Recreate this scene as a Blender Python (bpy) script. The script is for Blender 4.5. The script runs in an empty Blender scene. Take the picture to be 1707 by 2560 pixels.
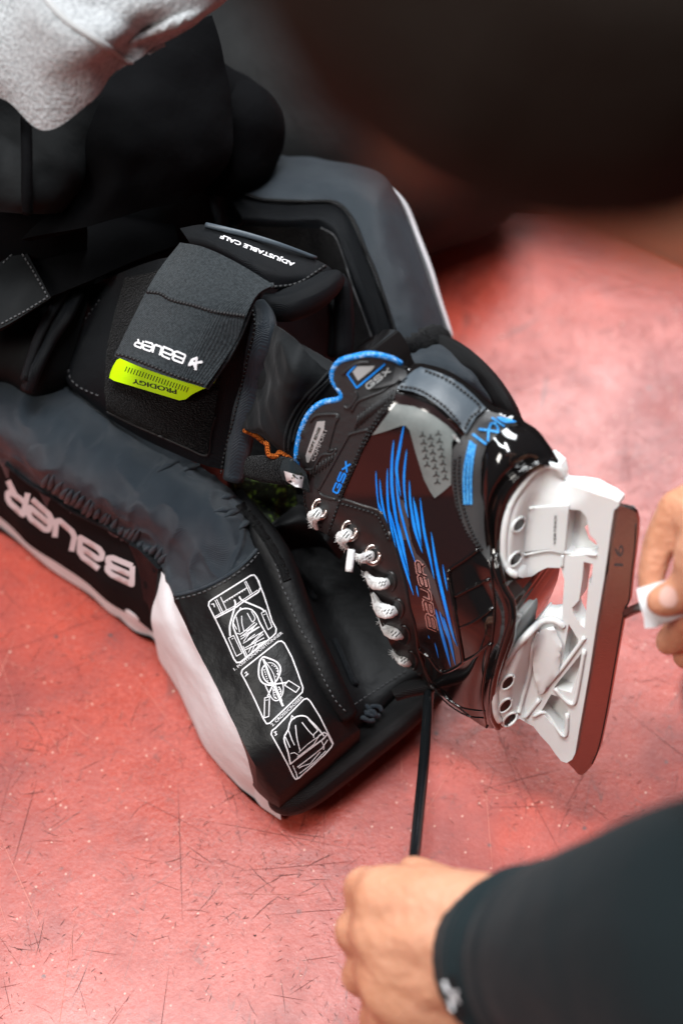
import bpy, bmesh, math, random
from mathutils import Vector, Matrix, noise
from mathutils.geometry import delaunay_2d_cdt
from mathutils.bvhtree import BVHTree
random.seed(7)
R_ = math.radians
SC = bpy.context.scene
COL = SC.collection

# ------------------------------------------------------------------ camera, light, exposure
CAM = Vector((0, 0, 1.05))
PITCH = R_(55)
F = Vector((0, math.cos(PITCH), -math.sin(PITCH)))
U = Vector((0, math.sin(PITCH), math.cos(PITCH)))
RT = Vector((1, 0, 0))
W = -F
cam_d = bpy.data.cameras.new('camera')
cam = bpy.data.objects.new('camera', cam_d)
COL.objects.link(cam)
cam.location = CAM
cam.rotation_euler = (R_(90) - PITCH, 0, 0)
cam_d.sensor_fit = 'VERTICAL'
cam_d.sensor_height = 36
cam_d.lens = 50
cam_d.clip_start = 0.02
cam_d.clip_end = 60
cam_d.dof.use_dof = True
cam_d.dof.focus_distance = 1.035
cam_d.dof.aperture_fstop = 2.4
SC.camera = cam
w = bpy.data.worlds.new('World')
SC.world = w
w.use_nodes = True
w.node_tree.nodes['Background'].inputs[0].default_value = (0.75, 0.85, 1.0, 1)
w.node_tree.nodes['Background'].inputs[1].default_value = 0.04


def area(name, loc, target, sx, sy, power, col):
    d = bpy.data.lights.new(name, 'AREA')
    d.shape = 'RECTANGLE'
    d.size = sx
    d.size_y = sy
    d.energy = power
    d.color = col
    o = bpy.data.objects.new(name, d)
    COL.objects.link(o)
    o.location = loc
    o.rotation_euler = (Vector(target) - Vector(loc)).to_track_quat('-Z', 'Y').to_euler()
    return o


area('ceiling_and_added_lamp', (-0.62, 0.75, 2.5), (-0.15, 0.5, 0), 0.26, 1.3, 44, (0.93, 0.97, 1.0))
area('ceiling_and_added_lamp', (0.02, 0.65, 2.5), (0.05, 0.5, 0), 0.26, 1.3, 38, (0.97, 0.98, 1.0))
area('ceiling_and_added_lamp', (-1.5, -0.5, 2.0), (-0.1, 0.5, 0.1), 0.5, 0.9, 30, (1.0, 0.96, 0.9))  # added fill lamp behind the camera, brightens left-facing surfaces
area('ceiling_and_added_lamp', (0.75, 2.85, 2.5), (0.3, 0.8, 0), 1.3, 1.2, 95, (0.93, 0.97, 1.0))  # added lamp at the mirror angle, gives the far floor its sheen

SC.view_settings.view_transform = 'Standard'
SC.view_settings.look = 'None'
SC.view_settings.exposure = 0.1
SC.view_settings.gamma = 1.0
SC.render.engine = 'CYCLES'
SC.cycles.max_bounces = 6
SC.cycles.use_denoising = True

# ------------------------------------------------------------------ picture coordinates -> places in the room
T36 = 0.36


def ray(px, py):
    return F + RT * ((px - 853.5) / 1280 * T36) - U * ((py - 1280) / 1280 * T36)


def PZ(px, py, z):
    r = ray(px, py)
    return CAM + r * ((z - CAM.z) / r.z)


def PD(px, py, d):
    return CAM + ray(px, py) * d


def conv(x0, y0, s):
    return lambda pts: [(x0 + p[0] * s, y0 + p[1] * s) for p in pts]


zA = conv(0, 0, .5446)
zB = conv(0, 600, .4464)
zC = conv(400, 350, .5102)
zD = conv(700, 850, .3189)
zE = conv(1100, 1000, .3871)
zF = conv(0, 1050, .4464)
zG = conv(450, 1400, .4145)
zH = conv(900, 1250, .3189)
zI = conv(1100, 1450, .3871)
zJ = conv(800, 2050, .5785)
zK = conv(700, 0, .6422)
zL = conv(500, 1420, .2296)
zM = conv(560, 1150, .3189)
zN = conv(1500, 1250, .1913)
zO = conv(1150, 950, .1913)
zV = conv(0, 0, 1 / .9186)

# ------------------------------------------------------------------ materials


def mat(name, col, rough=0.5, spec=0.5, metal=0.0, coat=0.0, coat_rough=0.1, sheen=0.0, weave=0.0, wscale=900,
        bump=0.0, bscale=60, col2=None, cscale=30, sss=0.0, rotz=0.0, fuzz=0.0, cdetail=5, c_lo=.4, c_hi=.6, fine=0.0):
    m = bpy.data.materials.new(name)
    m.use_nodes = True
    nt = m.node_tree
    N = nt.nodes
    Lk = nt.links
    b = N['Principled BSDF']
    b.inputs['Base Color'].default_value = (*col, 1)
    b.inputs['Roughness'].default_value = rough
    b.inputs['Specular IOR Level'].default_value = spec
    b.inputs['Metallic'].default_value = metal
    b.inputs['Coat Weight'].default_value = coat
    b.inputs['Coat Roughness'].default_value = coat_rough
    b.inputs['Sheen Weight'].default_value = sheen
    b.inputs['Sheen Roughness'].default_value = 0.4
    if sss:
        b.inputs['Subsurface Weight'].default_value = sss
        b.inputs['Subsurface Radius'].default_value = (0.012, 0.004, 0.002)
        b.inputs['Subsurface Scale'].default_value = 1.0
    tc = N.new('ShaderNodeTexCoord')
    if col2:
        n = N.new('ShaderNodeTexNoise')
        n.inputs['Scale'].default_value = cscale
        n.inputs['Detail'].default_value = cdetail
        n.inputs['Roughness'].default_value = .65
        Lk.new(tc.outputs['Object'], n.inputs['Vector'])
        r = N.new('ShaderNodeValToRGB')
        r.color_ramp.elements[0].position = c_lo
        r.color_ramp.elements[0].color = (*col, 1)
        r.color_ramp.elements[1].position = c_hi
        r.color_ramp.elements[1].color = (*col2, 1)
        Lk.new(n.outputs['Fac'], r.inputs[0])
        Lk.new(r.outputs[0], b.inputs['Base Color'])
    h = None

    def add(x, y):
        if x is None:
            return y
        a = N.new('ShaderNodeMath')
        a.operation = 'ADD'
        Lk.new(x, a.inputs[0])
        Lk.new(y, a.inputs[1])
        return a.outputs[0]

    def scaled(x, k):
        a = N.new('ShaderNodeMath')
        a.operation = 'MULTIPLY'
        Lk.new(x, a.inputs[0])
        a.inputs[1].default_value = k
        return a.outputs[0]
    if weave:
        mp = N.new('ShaderNodeMapping')
        mp.inputs['Rotation'].default_value = (0.3, 0.2, rotz)
        Lk.new(tc.outputs['Object'], mp.inputs[0])
        for d in ('X', 'Y'):
            wv = N.new('ShaderNodeTexWave')
            wv.bands_direction = d
            wv.inputs['Scale'].default_value = wscale / 6.28
            wv.inputs['Distortion'].default_value = .6
            wv.inputs['Detail'].default_value = 1
            Lk.new(mp.outputs[0], wv.inputs[0])
            h = add(h, scaled(wv.outputs['Fac'], weave * .0006))
    if bump:
        n = N.new('ShaderNodeTexNoise')
        n.inputs['Scale'].default_value = bscale
        n.inputs['Detail'].default_value = 4
        Lk.new(tc.outputs['Object'], n.inputs['Vector'])
        h = add(h, scaled(n.outputs['Fac'], bump))
    if fine:
        n = N.new('ShaderNodeTexNoise')
        n.inputs['Scale'].default_value = 900
        n.inputs['Detail'].default_value = 2
        Lk.new(tc.outputs['Object'], n.inputs['Vector'])
        h = add(h, scaled(n.outputs['Fac'], fine))
    if h is not None:
        bp = N.new('ShaderNodeBump')
        bp.inputs['Strength'].default_value = 1
        bp.inputs['Distance'].default_value = 1
        Lk.new(h, bp.inputs['Height'])
        Lk.new(bp.outputs[0], b.inputs['Normal'])
    return m


M = {}
M['nylon'] = mat('woven_nylon', (.014, .021, .029), .40, .45, sheen=.05, weave=.35, wscale=3000, bump=.004, bscale=28,
                 col2=(.022, .031, .040), cscale=14)
M['nylon_dark'] = mat('dark_nylon', (.004, .005, .0065), .5, .2, weave=.3, wscale=3200, bump=.002, bscale=40)
M['black_leather'] = mat('black_leather', (.006, .006, .0065), .42, .25, bump=.0012, bscale=60, fine=.00012)
M['band_black'] = mat('band_black', (.007, .0065, .007), .75, .08, bump=.0006, bscale=80)
M['channel'] = mat('channel_leather', (.004, .004, .0045), .55, .2, bump=.003, bscale=30)
M['piping'] = mat('black_piping', (.006, .006, .0065), .45, .25, weave=.4, wscale=2500)
M['velcro'] = mat('fuzzy_loop', (.0025, .0025, .003), .95, .05, sheen=.06, bump=.004, bscale=700, col2=(.018, .018, .02),
                  cscale=600, c_lo=.52, c_hi=.75)
M['elastic'] = mat('elastic_webbing', (.014, .018, .021), .7, .2, sheen=.08, weave=.5, wscale=2200, rotz=.9, col2=(.034, .041, .046), cscale=600)
M['white_face'] = mat('white_leather', (.84, .84, .86), .6, .3, bump=.0012, bscale=45, fine=.0001, col2=(.78, .77, .79), cscale=12)
M['print_white'] = mat('white_print', (.80, .78, .79), .5, .3, col2=(.68, .66, .68), cscale=300)
M['print_lav'] = mat('pale_print', (.70, .64, .66), .45, .3)
M['lime'] = mat('lime_rubber', (.52, .85, .0), .45, .4, bump=.0006, bscale=90)
M['lime_edge'] = M['lime']
M['black_print'] = mat('black_print', (.01, .012, .005), .5)
M['camo'] = mat('green_camo_liner', (.010, .014, .006), .7, .3, col2=(.16, .28, .03), cscale=170, cdetail=3, c_lo=.54, c_hi=.68, bump=.003, bscale=160)
M['stitch'] = mat('grey_thread', (.055, .055, .058), .7)
M['stitch_dark'] = mat('black_thread', (.006, .006, .007), .6)
M['gloss'] = mat('gloss_black_shell', (.006, .005, .005), .10, .55, coat=.6, coat_rough=.05, bump=.00012, bscale=25)
M['side'] = mat('gloss_side_panel', (.016, .008, .008), .14, .6, coat=.55, coat_rough=.06, bump=.0002, bscale=30, fine=.00003)
M['rubber'] = mat('matte_rubber_collar', (.022, .022, .023), .48, .4, bump=.0005, bscale=220, fine=.0001)
M['facing'] = mat('facing_leather', (.013, .011, .011), .34, .5, bump=.0008, bscale=70)
M['grey_tpu'] = mat('grey_translucent_panel', (.12, .135, .132), .35, .4, col2=(.17, .19, .185), cscale=30)
M['grey_dark'] = mat('dark_print', (.025, .027, .027), .5)
M['blue'] = mat('blue_print', (.0, .20, .78), .35, .5, col2=(.01, .27, .85), cscale=60)
M['blue_st'] = mat('blue_embroidery', (.0, .20, .62), .55, .3, col2=(.10, .42, .80), cscale=700, bump=.001, bscale=900)
M['rim'] = mat('blue_melange_piping', (.0, .22, .68), .6, .3, col2=(.55, .78, .98), cscale=500, c_lo=.50, c_hi=.72, bump=.001, bscale=900)
M['streak'] = mat('dull_streak_print', (.06, .045, .045), .3, .5)
M['copper'] = mat('copper_outline_print', (.72, .34, .30), .4, .5)
M['silver'] = mat('silver_print', (.42, .43, .43), .35, .6, metal=.2)
M['strapgrey'] = mat('grey_ankle_strap', (.055, .07, .085), .4, .4, bump=.0008, bscale=30, fine=.0001)
M['heel_matte'] = mat('matte_heel_counter', (.045, .045, .046), .5, .4, fine=.0002)
M['holder'] = mat('white_plastic', (.70, .70, .69), .28, .5, sss=.1, bump=.0003, bscale=30)
M['steel'] = mat('steel_runner', (.46, .41, .40), .22, .5, metal=1.0, bump=.0002, bscale=900)
M['steel_edge'] = M['steel']
M['dark_hole'] = mat('black_bolt', (.008, .008, .008), .3, .5)
M['eyelet'] = mat('copper_eyelet', (.50, .40, .37), .28, .5, metal=1.0)
M['lace'] = mat('white_lace', (.84, .84, .83), .8, .2, weave=.25, wscale=2200, col2=(.76, .76, .75), cscale=200)
M['lace_mark'] = mat('black_lace_mark', (.02, .02, .02), .8)
M['cord'] = mat('black_rubber_cord', (.006, .007, .008), .22, .7, bump=.0001, bscale=500)
M['leggings'] = mat('black_stretch_fabric', (.007, .008, .009), .7, .15, sheen=.05, bump=.003, bscale=25, fine=.0002)
M['orange'] = mat('orange_trim', (.70, .16, .02), .8, .2, weave=3, wscale=1800, bump=.002, bscale=500)
M['sweat'] = mat('grey_heather_fleece', (.27, .28, .285), .95, .1, sheen=.25, col2=(.42, .43, .44), cscale=330, bump=.0016, bscale=400)
M['sweat_seam'] = mat('grey_thread_seam', (.36, .36, .36), .9, .1)
M['pants'] = mat('black_pants', (.0025, .0025, .003), .85, .06, bump=.004, bscale=18)
M['pants_grey'] = mat('charcoal_panel', (.005, .0055, .006), .7, .12, bump=.003, bscale=20)
M['skin'] = mat('skin', (.55, .25, .145), .5, .4, sss=.2, bump=.0022, bscale=130, col2=(.66, .32, .20), cscale=28, c_lo=.35, c_hi=.65)
M['nail'] = mat('fingernail', (.66, .40, .34), .25, .5)
M['hair'] = mat('black_hair', (.010, .006, .004), .7, .12, bump=.004, bscale=120)
M['jersey'] = mat('black_sleeve', (.013, .021, .024), .85, .12, sheen=.06, bump=.002, bscale=50)
M['rib'] = mat('ribbed_cuff', (.012, .017, .020), .8, .12, sheen=.04, weave=.4, wscale=2600, rotz=1.2)
M['tab'] = mat('white_tab', (.82, .84, .86), .4, .4)
M['bag'] = mat('dark_bag_fabric', (.008, .008, .008), .7, .2, bump=.004, bscale=20)
M['mat_grey'] = mat('grey_green_mat', (.06, .075, .06), .7, .2)
M['label_black'] = mat('woven_label', (.01, .01, .011), .8, .2)


def floor_mat():
    m = bpy.data.materials.new('red_rubber_floor')
    m.use_nodes = True
    nt = m.node_tree
    N = nt.nodes
    Lk = nt.links
    b = N['Principled BSDF']
    tc = N.new('ShaderNodeTexCoord')

    def nz(scale, det=5, rough=.6, vec=None, dist=0):
        n = N.new('ShaderNodeTexNoise')
        n.inputs['Scale'].default_value = scale
        n.inputs['Detail'].default_value = det
        n.inputs['Roughness'].default_value = rough
        n.inputs['Distortion'].default_value = dist
        Lk.new(vec or tc.outputs['Object'], n.inputs['Vector'])
        return n.outputs['Fac']

    def ramp(x, p0, p1, c0=(0, 0, 0), c1=(1, 1, 1)):
        r = N.new('ShaderNodeValToRGB')
        r.color_ramp.elements[0].position = p0
        r.color_ramp.elements[1].position = p1
        r.color_ramp.elements[0].color = (*c0, 1)
        r.color_ramp.elements[1].color = (*c1, 1)
        Lk.new(x, r.inputs[0])
        return r.outputs[0]

    def mix(fac, a, c):
        x = N.new('ShaderNodeMix')
        x.data_type = 'RGBA'
        Lk.new(fac, x.inputs[0])
        for k, s in ((6, a), (7, c)):
            if isinstance(s, tuple):
                x.inputs[k].default_value = (*s, 1)
            else:
                Lk.new(s, x.inputs[k])
        return x.outputs[2]

    def math_(op, a, c):
        x = N.new('ShaderNodeMath')
        x.operation = op
        for k, s in ((0, a), (1, c)):
            if isinstance(s, (int, float)):
                x.inputs[k].default_value = s
            else:
                Lk.new(s, x.inputs[k])
        return x.outputs[0]
    base = mix(ramp(nz(5, 4), .38, .62), (.36, .042, .024), (.46, .062, .037))
    base = mix(math_('MULTIPLY', ramp(nz(320, 3, .7), .42, .66), .5), base, (.54, .115, .080))
    # darker scuffed mottling
    base = mix(math_('MULTIPLY', ramp(nz(4.5, 5, .65), .44, .64), .75), base, (.20, .022, .018))
    base = mix(math_('MULTIPLY', ramp(nz(13, 6, .75), .52, .72), .5), base, (.17, .030, .028))
    base = mix(math_('MULTIPLY', ramp(nz(60, 4, .7), .60, .75), .35), base, (.25, .07, .06))
    # scratches: thin contour lines of stretched noise, in several directions
    for i, (rot, sx, sy, th, kk, ms) in enumerate([(.2, 34, 2.5, .004, .6, 9), (1.0, 30, 2.2, .004, .6, 7), (2.2, 190, 30, .018, .4, 40), (.4, 210, 34, .02, .4, 45)]):
        mp = N.new('ShaderNodeMapping')
        mp.inputs['Rotation'].default_value = (0, 0, rot)
        mp.inputs['Location'].default_value = (i * 3.1, i * 1.7, 0)
        Lk.new(tc.outputs['Object'], mp.inputs[0])
        mp2 = N.new('ShaderNodeMapping')
        mp2.inputs['Scale'].default_value = (sx, sy, 1)
        Lk.new(mp.outputs[0], mp2.inputs[0])
        f = nz(1.0, 1, .5, mp2.outputs[0])
        dist = math_('ABSOLUTE', math_('SUBTRACT', f, .5), 0)
        line = ramp(dist, 0, th, (1, 1, 1), (0, 0, 0))
        msk = ramp(nz(ms, 3, .6, mp.outputs[0]), .50, .60)
        base = mix(math_('MULTIPLY', math_('MULTIPLY', line, msk), kk), base, (.10, .045, .04))
    # pale chips
    v = N.new('ShaderNodeTexVoronoi')
    v.inputs['Scale'].default_value = 150
    Lk.new(tc.outputs['Object'], v.inputs['Vector'])
    chip = ramp(v.outputs['Distance'], .10, .19, (1, 1, 1), (0, 0, 0))
    chip = math_('MULTIPLY', chip, ramp(nz(70, 2, .5), .54, .60))
    base = mix(math_('MULTIPLY', chip, .6), base, (.74, .46, .36))
    v2 = N.new('ShaderNodeTexVoronoi')
    v2.inputs['Scale'].default_value = 60
    v2.inputs['Randomness'].default_value = 1
    Lk.new(tc.outputs['Object'], v2.inputs['Vector'])
    d = math_('MULTIPLY', ramp(v2.outputs['Distance'], .08, .16, (1, 1, 1), (0, 0, 0)), ramp(nz(21, 2, .5), .60, .66))
    base = mix(d, base, (.07, .05, .05))
    Lk.new(base, b.inputs['Base Color'])
    Lk.new(ramp(nz(9, 5, .7), .3, .7, (.25, .25, .25), (.42, .42, .42)), b.inputs['Roughness'])
    b.inputs['Specular IOR Level'].default_value = .5
    bp = N.new('ShaderNodeBump')
    bp.inputs['Distance'].default_value = 1
    Lk.new(math_('ADD', math_('MULTIPLY', nz(260, 4, .7), .0002), math_('MULTIPLY', nz(18, 3), .0006)), bp.inputs['Height'])
    Lk.new(bp.outputs[0], b.inputs['Normal'])
    return m


M['floor'] = floor_mat()

# ------------------------------------------------------------------ object helpers
WL = {}      # world location of each object's origin


def tag(o, label=None, cat=None, group=None, kind=None):
    for k, v in (('label', label), ('category', cat), ('group', group), ('kind', kind)):
        if v:
            o[k] = v
    return o


def empty(name, loc, label, cat, group=None):
    o = bpy.data.objects.new(name, None)
    COL.objects.link(o)
    o.location = loc
    o.empty_display_size = .05
    WL[o] = Vector(loc)
    return tag(o, label, cat, group)


class Part:
    pass


def build(name, verts, faces, m, parent=None, smooth=True, sharp=None, label=None):
    base = WL[parent] if parent is not None else Vector((0, 0, 0))
    if parent is None:
        s = Vector((0, 0, 0))
        for v in verts:
            s += v
        base = s / len(verts)
    me = bpy.data.meshes.new(name)
    me.from_pydata([tuple(v - base) for v in verts], [], faces)
    me.validate()
    bm = bmesh.new()
    bm.from_mesh(me)
    bmesh.ops.recalc_face_normals(bm, faces=bm.faces)
    if sharp:
        for e in bm.edges:
            if len(e.link_faces) == 2 and e.calc_face_angle(0) > sharp:
                e.smooth = False
    bm.to_mesh(me)
    bm.free()
    me.polygons.foreach_set('use_smooth', [smooth] * len(me.polygons))
    me.materials.append(M[m] if isinstance(m, str) else m)
    o = bpy.data.objects.new(name, me)
    COL.objects.link(o)
    if parent is not None:
        o.parent = parent
        WL[o] = base
    else:
        o.location = base
        WL[o] = base
    if label:
        o['label'] = label
    o_b = BVHTree.FromPolygons(verts, faces)
    BV[o] = o_b
    return o


BV = {}


def cr(p0, p1, p2, p3, t):
    return 0.5 * ((2 * p1) + (p2 - p0) * t + (2 * p0 - 5 * p1 + 4 * p2 - p3) * t * t + (3 * p1 - p0 - 3 * p2 + p3) * t ** 3)


def spline(pts, sub, closed=False):
    out = []
    n = len(pts)
    rng = n if closed else n - 1
    for i in range(rng):
        if closed:
            a, b, c, d = pts[(i - 1) % n], pts[i], pts[(i + 1) % n], pts[(i + 2) % n]
        else:
            a, b, c, d = pts[max(i - 1, 0)], pts[i], pts[i + 1], pts[min(i + 2, n - 1)]
            if i == 0:
                a = b * 2 - c
            if i == n - 2:
                d = c * 2 - b
        for k in range(sub):
            out.append(cr(a, b, c, d, k / sub))
    if not closed:
        out.append(pts[-1])
    return out


def V2(p):
    return Vector((p[0], p[1]))


def smooth2(pts, sub=5, closed=False):
    return [tuple(v) for v in spline([V2(p) for p in pts], sub, closed)]


def tube(name, pts, r, m, parent=None, n=8, sub=4, rfun=None, flat=1.0, disp=None, label=None, build_it=True, up=None):
    """round tube through 3-D points; r a number or a list"""
    P = spline([Vector(p) for p in pts], sub) if sub > 1 else [Vector(p) for p in pts]
    if isinstance(r, (list, tuple)):
        rr = spline([Vector((x, 0, 0)) for x in r], sub) if sub > 1 else [Vector((x, 0, 0)) for x in r]
        rr = [v.x for v in rr]
    else:
        rr = [r] * len(P)
    verts = []
    faces = []
    t0 = (P[1] - P[0]).normalized()
    ref = up or (W if abs(t0.dot(W)) < .9 else RT)
    for i, p in enumerate(P):
        t = (P[min(i + 1, len(P) - 1)] - P[max(i - 1, 0)])
        t = t.normalized() if t.length > 1e-9 else t0
        a = ref - t * ref.dot(t)
        a = a.normalized() if a.length > 1e-6 else RT
        ref = a
        b = t.cross(a)
        for k in range(n):
            an = 2 * math.pi * k / n
            q = rr[i]
            if disp:
                q *= 1 + disp(i / (len(P) - 1), an)
            verts.append(p + a * math.cos(an) * q * flat + b * math.sin(an) * q)
    for i in range(len(P) - 1):
        for k in range(n):
            faces.append((i * n + k, i * n + (k + 1) % n, (i + 1) * n + (k + 1) % n, (i + 1) * n + k))
    c0 = len(verts)
    verts.append(P[0])
    verts.append(P[-1])
    for k in range(n):
        faces.append((c0, (k + 1) % n, k))
        faces.append((c0 + 1, (len(P) - 1) * n + k, (len(P) - 1) * n + (k + 1) % n))
    if not build_it:
        return verts, faces
    return build(name, verts, faces, m, parent, label=label)


def merge(list_vf):
    V, Fs = [], []
    for v, f in list_vf:
        o = len(V)
        V += v
        Fs += [tuple(i + o for i in q) for q in f]
    return V, Fs


def patch(name, grid, m, parent=None, sub=8, thick=.004, base=None, mode='z', disp=0, dscale=20, aniso=None, label=None, sharp=None,
          wr=None):
    """smooth sheet through a grid of (px, py, height or depth); closed by a thickness or by walls down to base"""
    fn = PZ if mode == 'z' else PD
    G = [[fn(*p) for p in row] for row in grid]
    rows = [spline(r, sub) for r in G]
    cols = [spline([rows[i][j] for i in range(len(rows))], sub) for j in range(len(rows[0]))]
    nc, nr = len(cols), len(cols[0])
    top = []
    for j in range(nc):
        for i in range(nr):
            top.append(cols[j][i].copy())
    ix = lambda j, i: j * nr + i
    nor = []
    for j in range(nc):
        for i in range(nr):
            a = top[ix(min(j + 1, nc - 1), i)] - top[ix(max(j - 1, 0), i)]
            b = top[ix(j, min(i + 1, nr - 1))] - top[ix(j, max(i - 1, 0))]
            n = a.cross(b)
            n = n.normalized() if n.length > 1e-12 else W.copy()
            if n.dot(CAM - top[ix(j, i)]) < 0:
                n = -n
            nor.append(n)
    if disp:
        for k, v in enumerate(top):
            q = v * dscale
            if aniso:
                d = Vector(aniso).normalized()
                q = q - d * q.dot(d) * .58
            nf = noise.fractal(q, 1.0, 2.0, 3)
            if aniso:
                nf = .5 * nf + .8 * (max(0, 1 - abs(noise.noise(q * 1.3 + Vector((3, 1, 7)))) * 3.2)) ** 2 - .2
            top[k] = v + nor[k] * (nf * disp)
    if wr:
        for k, v in enumerate(top):
            top[k] = v + nor[k] * wr(k // nr / (nc - 1), (k % nr) / (nr - 1))
    nt_ = len(top)
    if base is not None:
        bot = [Vector((v.x, v.y, base)) for v in top]
    else:
        bot = [v - nor[k] * thick for k, v in enumerate(top)]
    faces = []
    for j in range(nc - 1):
        for i in range(nr - 1):
            q = (ix(j, i), ix(j + 1, i), ix(j + 1, i + 1), ix(j, i + 1))
            faces.append(q)
            faces.append(tuple(nt_ + a for a in reversed(q)))
    rim = [ix(j, 0) for j in range(nc)] + [ix(nc - 1, i) for i in range(1, nr)] + \
          [ix(j, nr - 1) for j in range(nc - 2, -1, -1)] + [ix(0, i) for i in range(nr - 2, 0, -1)]
    for a, b in zip(rim, rim[1:] + rim[:1]):
        faces.append((a, b, nt_ + b, nt_ + a))
    return build(name, top + bot, faces, m, parent, sharp=sharp or R_(50), label=label)


# ---- flat outlines -> triangles
def inpoly(x, y, P):
    c = False
    j = len(P) - 1
    for i in range(len(P)):
        xi, yi = P[i]
        xj, yj = P[j]
        if (yi > y) != (yj > y) and x < (xj - xi) * (y - yi) / (yj - yi) + xi:
            c = not c
        j = i
    return c


def resample(P, step, closed=True):
    out = []
    n = len(P)
    for i in range(n if closed else n - 1):
        a, b = P[i], P[(i + 1) % n]
        L = math.hypot(b[0] - a[0], b[1] - a[1])
        k = max(1, int(L / step + .5))
        for t in range(k):
            out.append((a[0] + (b[0] - a[0]) * t / k, a[1] + (b[1] - a[1]) * t / k))
    if not closed:
        out.append(P[-1])
    return out


def fill2d(polys, holes=(), step=12, grid=True):
    vs, es = [], []
    loops = [resample(p, step) for p in list(polys) + list(holes)]
    for L in loops:
        o = len(vs)
        vs += [Vector(p) for p in L]
        es += [(o + i, o + (i + 1) % len(L)) for i in range(len(L))]
    if grid:
        x0 = min(v.x for v in vs)
        x1 = max(v.x for v in vs)
        y0 = min(v.y for v in vs)
        y1 = max(v.y for v in vs)
        bpts = [tuple(v) for v in vs]
        y = y0
        row = 0
        cell = {}
        for p in bpts:
            cell.setdefault((int(p[0] // step), int(p[1] // step)), []).append(p)
        while y < y1:
            x = x0 + (step / 2 if row % 2 else 0)
            while x < x1:
                if any(inpoly(x, y, p) for p in polys) and not any(inpoly(x, y, h) for h in holes):
                    cx, cy = int(x // step), int(y // step)
                    ok = True
                    for dx in (-1, 0, 1):
                        for dy in (-1, 0, 1):
                            for p in cell.get((cx + dx, cy + dy), ()):
                                if (p[0] - x) ** 2 + (p[1] - y) ** 2 < (step * .55) ** 2:
                                    ok = False
                    if ok:
                        vs.append(Vector((x, y)))
                x += step
            y += step * .87
            row += 1
    res = delaunay_2d_cdt(vs, es, [], 0, 1e-4)
    ov, of = res[0], res[2]
    tris = []
    for f in of:
        cx = sum(ov[i].x for i in f) / len(f)
        cy = sum(ov[i].y for i in f) / len(f)
        if any(inpoly(cx, cy, p) for p in polys) and not any(inpoly(cx, cy, h) for h in holes):
            tris.append(tuple(f))
    used = sorted({i for f in tris for i in f})
    mp = {u: k for k, u in enumerate(used)}
    return [(ov[u].x, ov[u].y) for u in used], [tuple(mp[i] for i in f) for f in tris]


def boundary(faces):
    cnt = {}
    for f in faces:
        for a, b in zip(f, f[1:] + f[:1]):
            k = (min(a, b), max(a, b))
            cnt.setdefault(k, []).append((a, b))
    return [v[0] for v in cnt.values() if len(v) == 1]


def close_sheet(front, back, tris):
    n = len(front)
    faces = list(tris) + [tuple(n + i for i in reversed(f)) for f in tris]
    for a, b in boundary(tris):
        faces.append((b, a, n + a, n + b))
    return front + back, faces


def hit(px, py, tg):
    d = ray(px, py).normalized()
    best = None
    for t in tg:
        r = BV[t].ray_cast(CAM, d)
        if r[0] is not None and (best is None or r[3] < best):
            best = r[3]
    return best


def hits(pts, tg):
    ds = [hit(p[0], p[1], tg) for p in pts]
    good = [(p, d) for p, d in zip(pts, ds) if d is not None]
    out = []
    for p, d in zip(pts, ds):
        if d is None:
            if not good:
                r = ray(*p).normalized()
                d = 1.0
                for _ in range(6):
                    q = min((BV[t].find_nearest(CAM + r * d) for t in tg), key=lambda n: n[3])[0]
                    d = (q - CAM).dot(r)
                out.append(d)
                continue
            d = min(good, key=lambda g: (g[0][0] - p[0]) ** 2 + (g[0][1] - p[1]) ** 2)[1]
        out.append(d)
    return out


def drape(name, polys, tg, off, m, parent, holes=(), step=14, thick=None, label=None, grid=True, smooth=True, dome=0, sharp=None):
    if not isinstance(tg, (list, tuple)):
        tg = [tg]
    p2, tris = fill2d(polys, holes, step, grid)
    ds = hits(p2, tg)
    th = thick if thick is not None else off + .0008
    fr, bk = [], []
    for p, d in zip(p2, ds):
        r = ray(*p).normalized()
        o = off
        if dome:
            o += dome
        fr.append(CAM + r * (d - o))
        bk.append(CAM + r * (d - off + th))
    V, Fc = close_sheet(fr, bk, tris)
    if dome:
        # rounded rim: outermost vertices stay low
        for a, b in boundary(tris):
            for k in (a, b):
                r = ray(*p2[k]).normalized()
                V[k] = CAM + r * (ds[k] - off)
    return build(name, V, Fc, m, parent, smooth=smooth, sharp=sharp or R_(40), label=label)


def drape_tube(name, pts2, tg, off, r, m, parent, step=10, smooth_sub=5, n=6, label=None, build_it=True, flat=1.0):
    if not isinstance(tg, (list, tuple)):
        tg = [tg]
    P = smooth2(pts2, smooth_sub) if smooth_sub > 1 else pts2
    P = resample(P, step, closed=False)
    ds = hits(P, tg)
    pts = [CAM + ray(*p).normalized() * (d - off) for p, d in zip(P, ds)]
    return tube(name, pts, r, m, parent, n=n, sub=1, label=label, build_it=build_it, flat=flat)


def stitches(name, pts2, tg, off, m, parent, L=7, gap=5, r=.0006, sub=5):
    if not isinstance(tg, (list, tuple)):
        tg = [tg]
    P = resample(smooth2(pts2, sub) if sub > 1 else pts2, 1.0, closed=False)
    vf = []
    i = 0
    while i + L < len(P):
        seg = [P[i], P[i + L // 2], P[i + L]]
        ds = hits(seg, tg)
        pts = [CAM + ray(*p).normalized() * (d - off) for p, d in zip(seg, ds)]
        vf.append(tube('', pts, r, m, n=5, sub=1, build_it=False))
        i += L + gap
    V, Fc = merge(vf)
    return build(name, V, Fc, m, parent)


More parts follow.
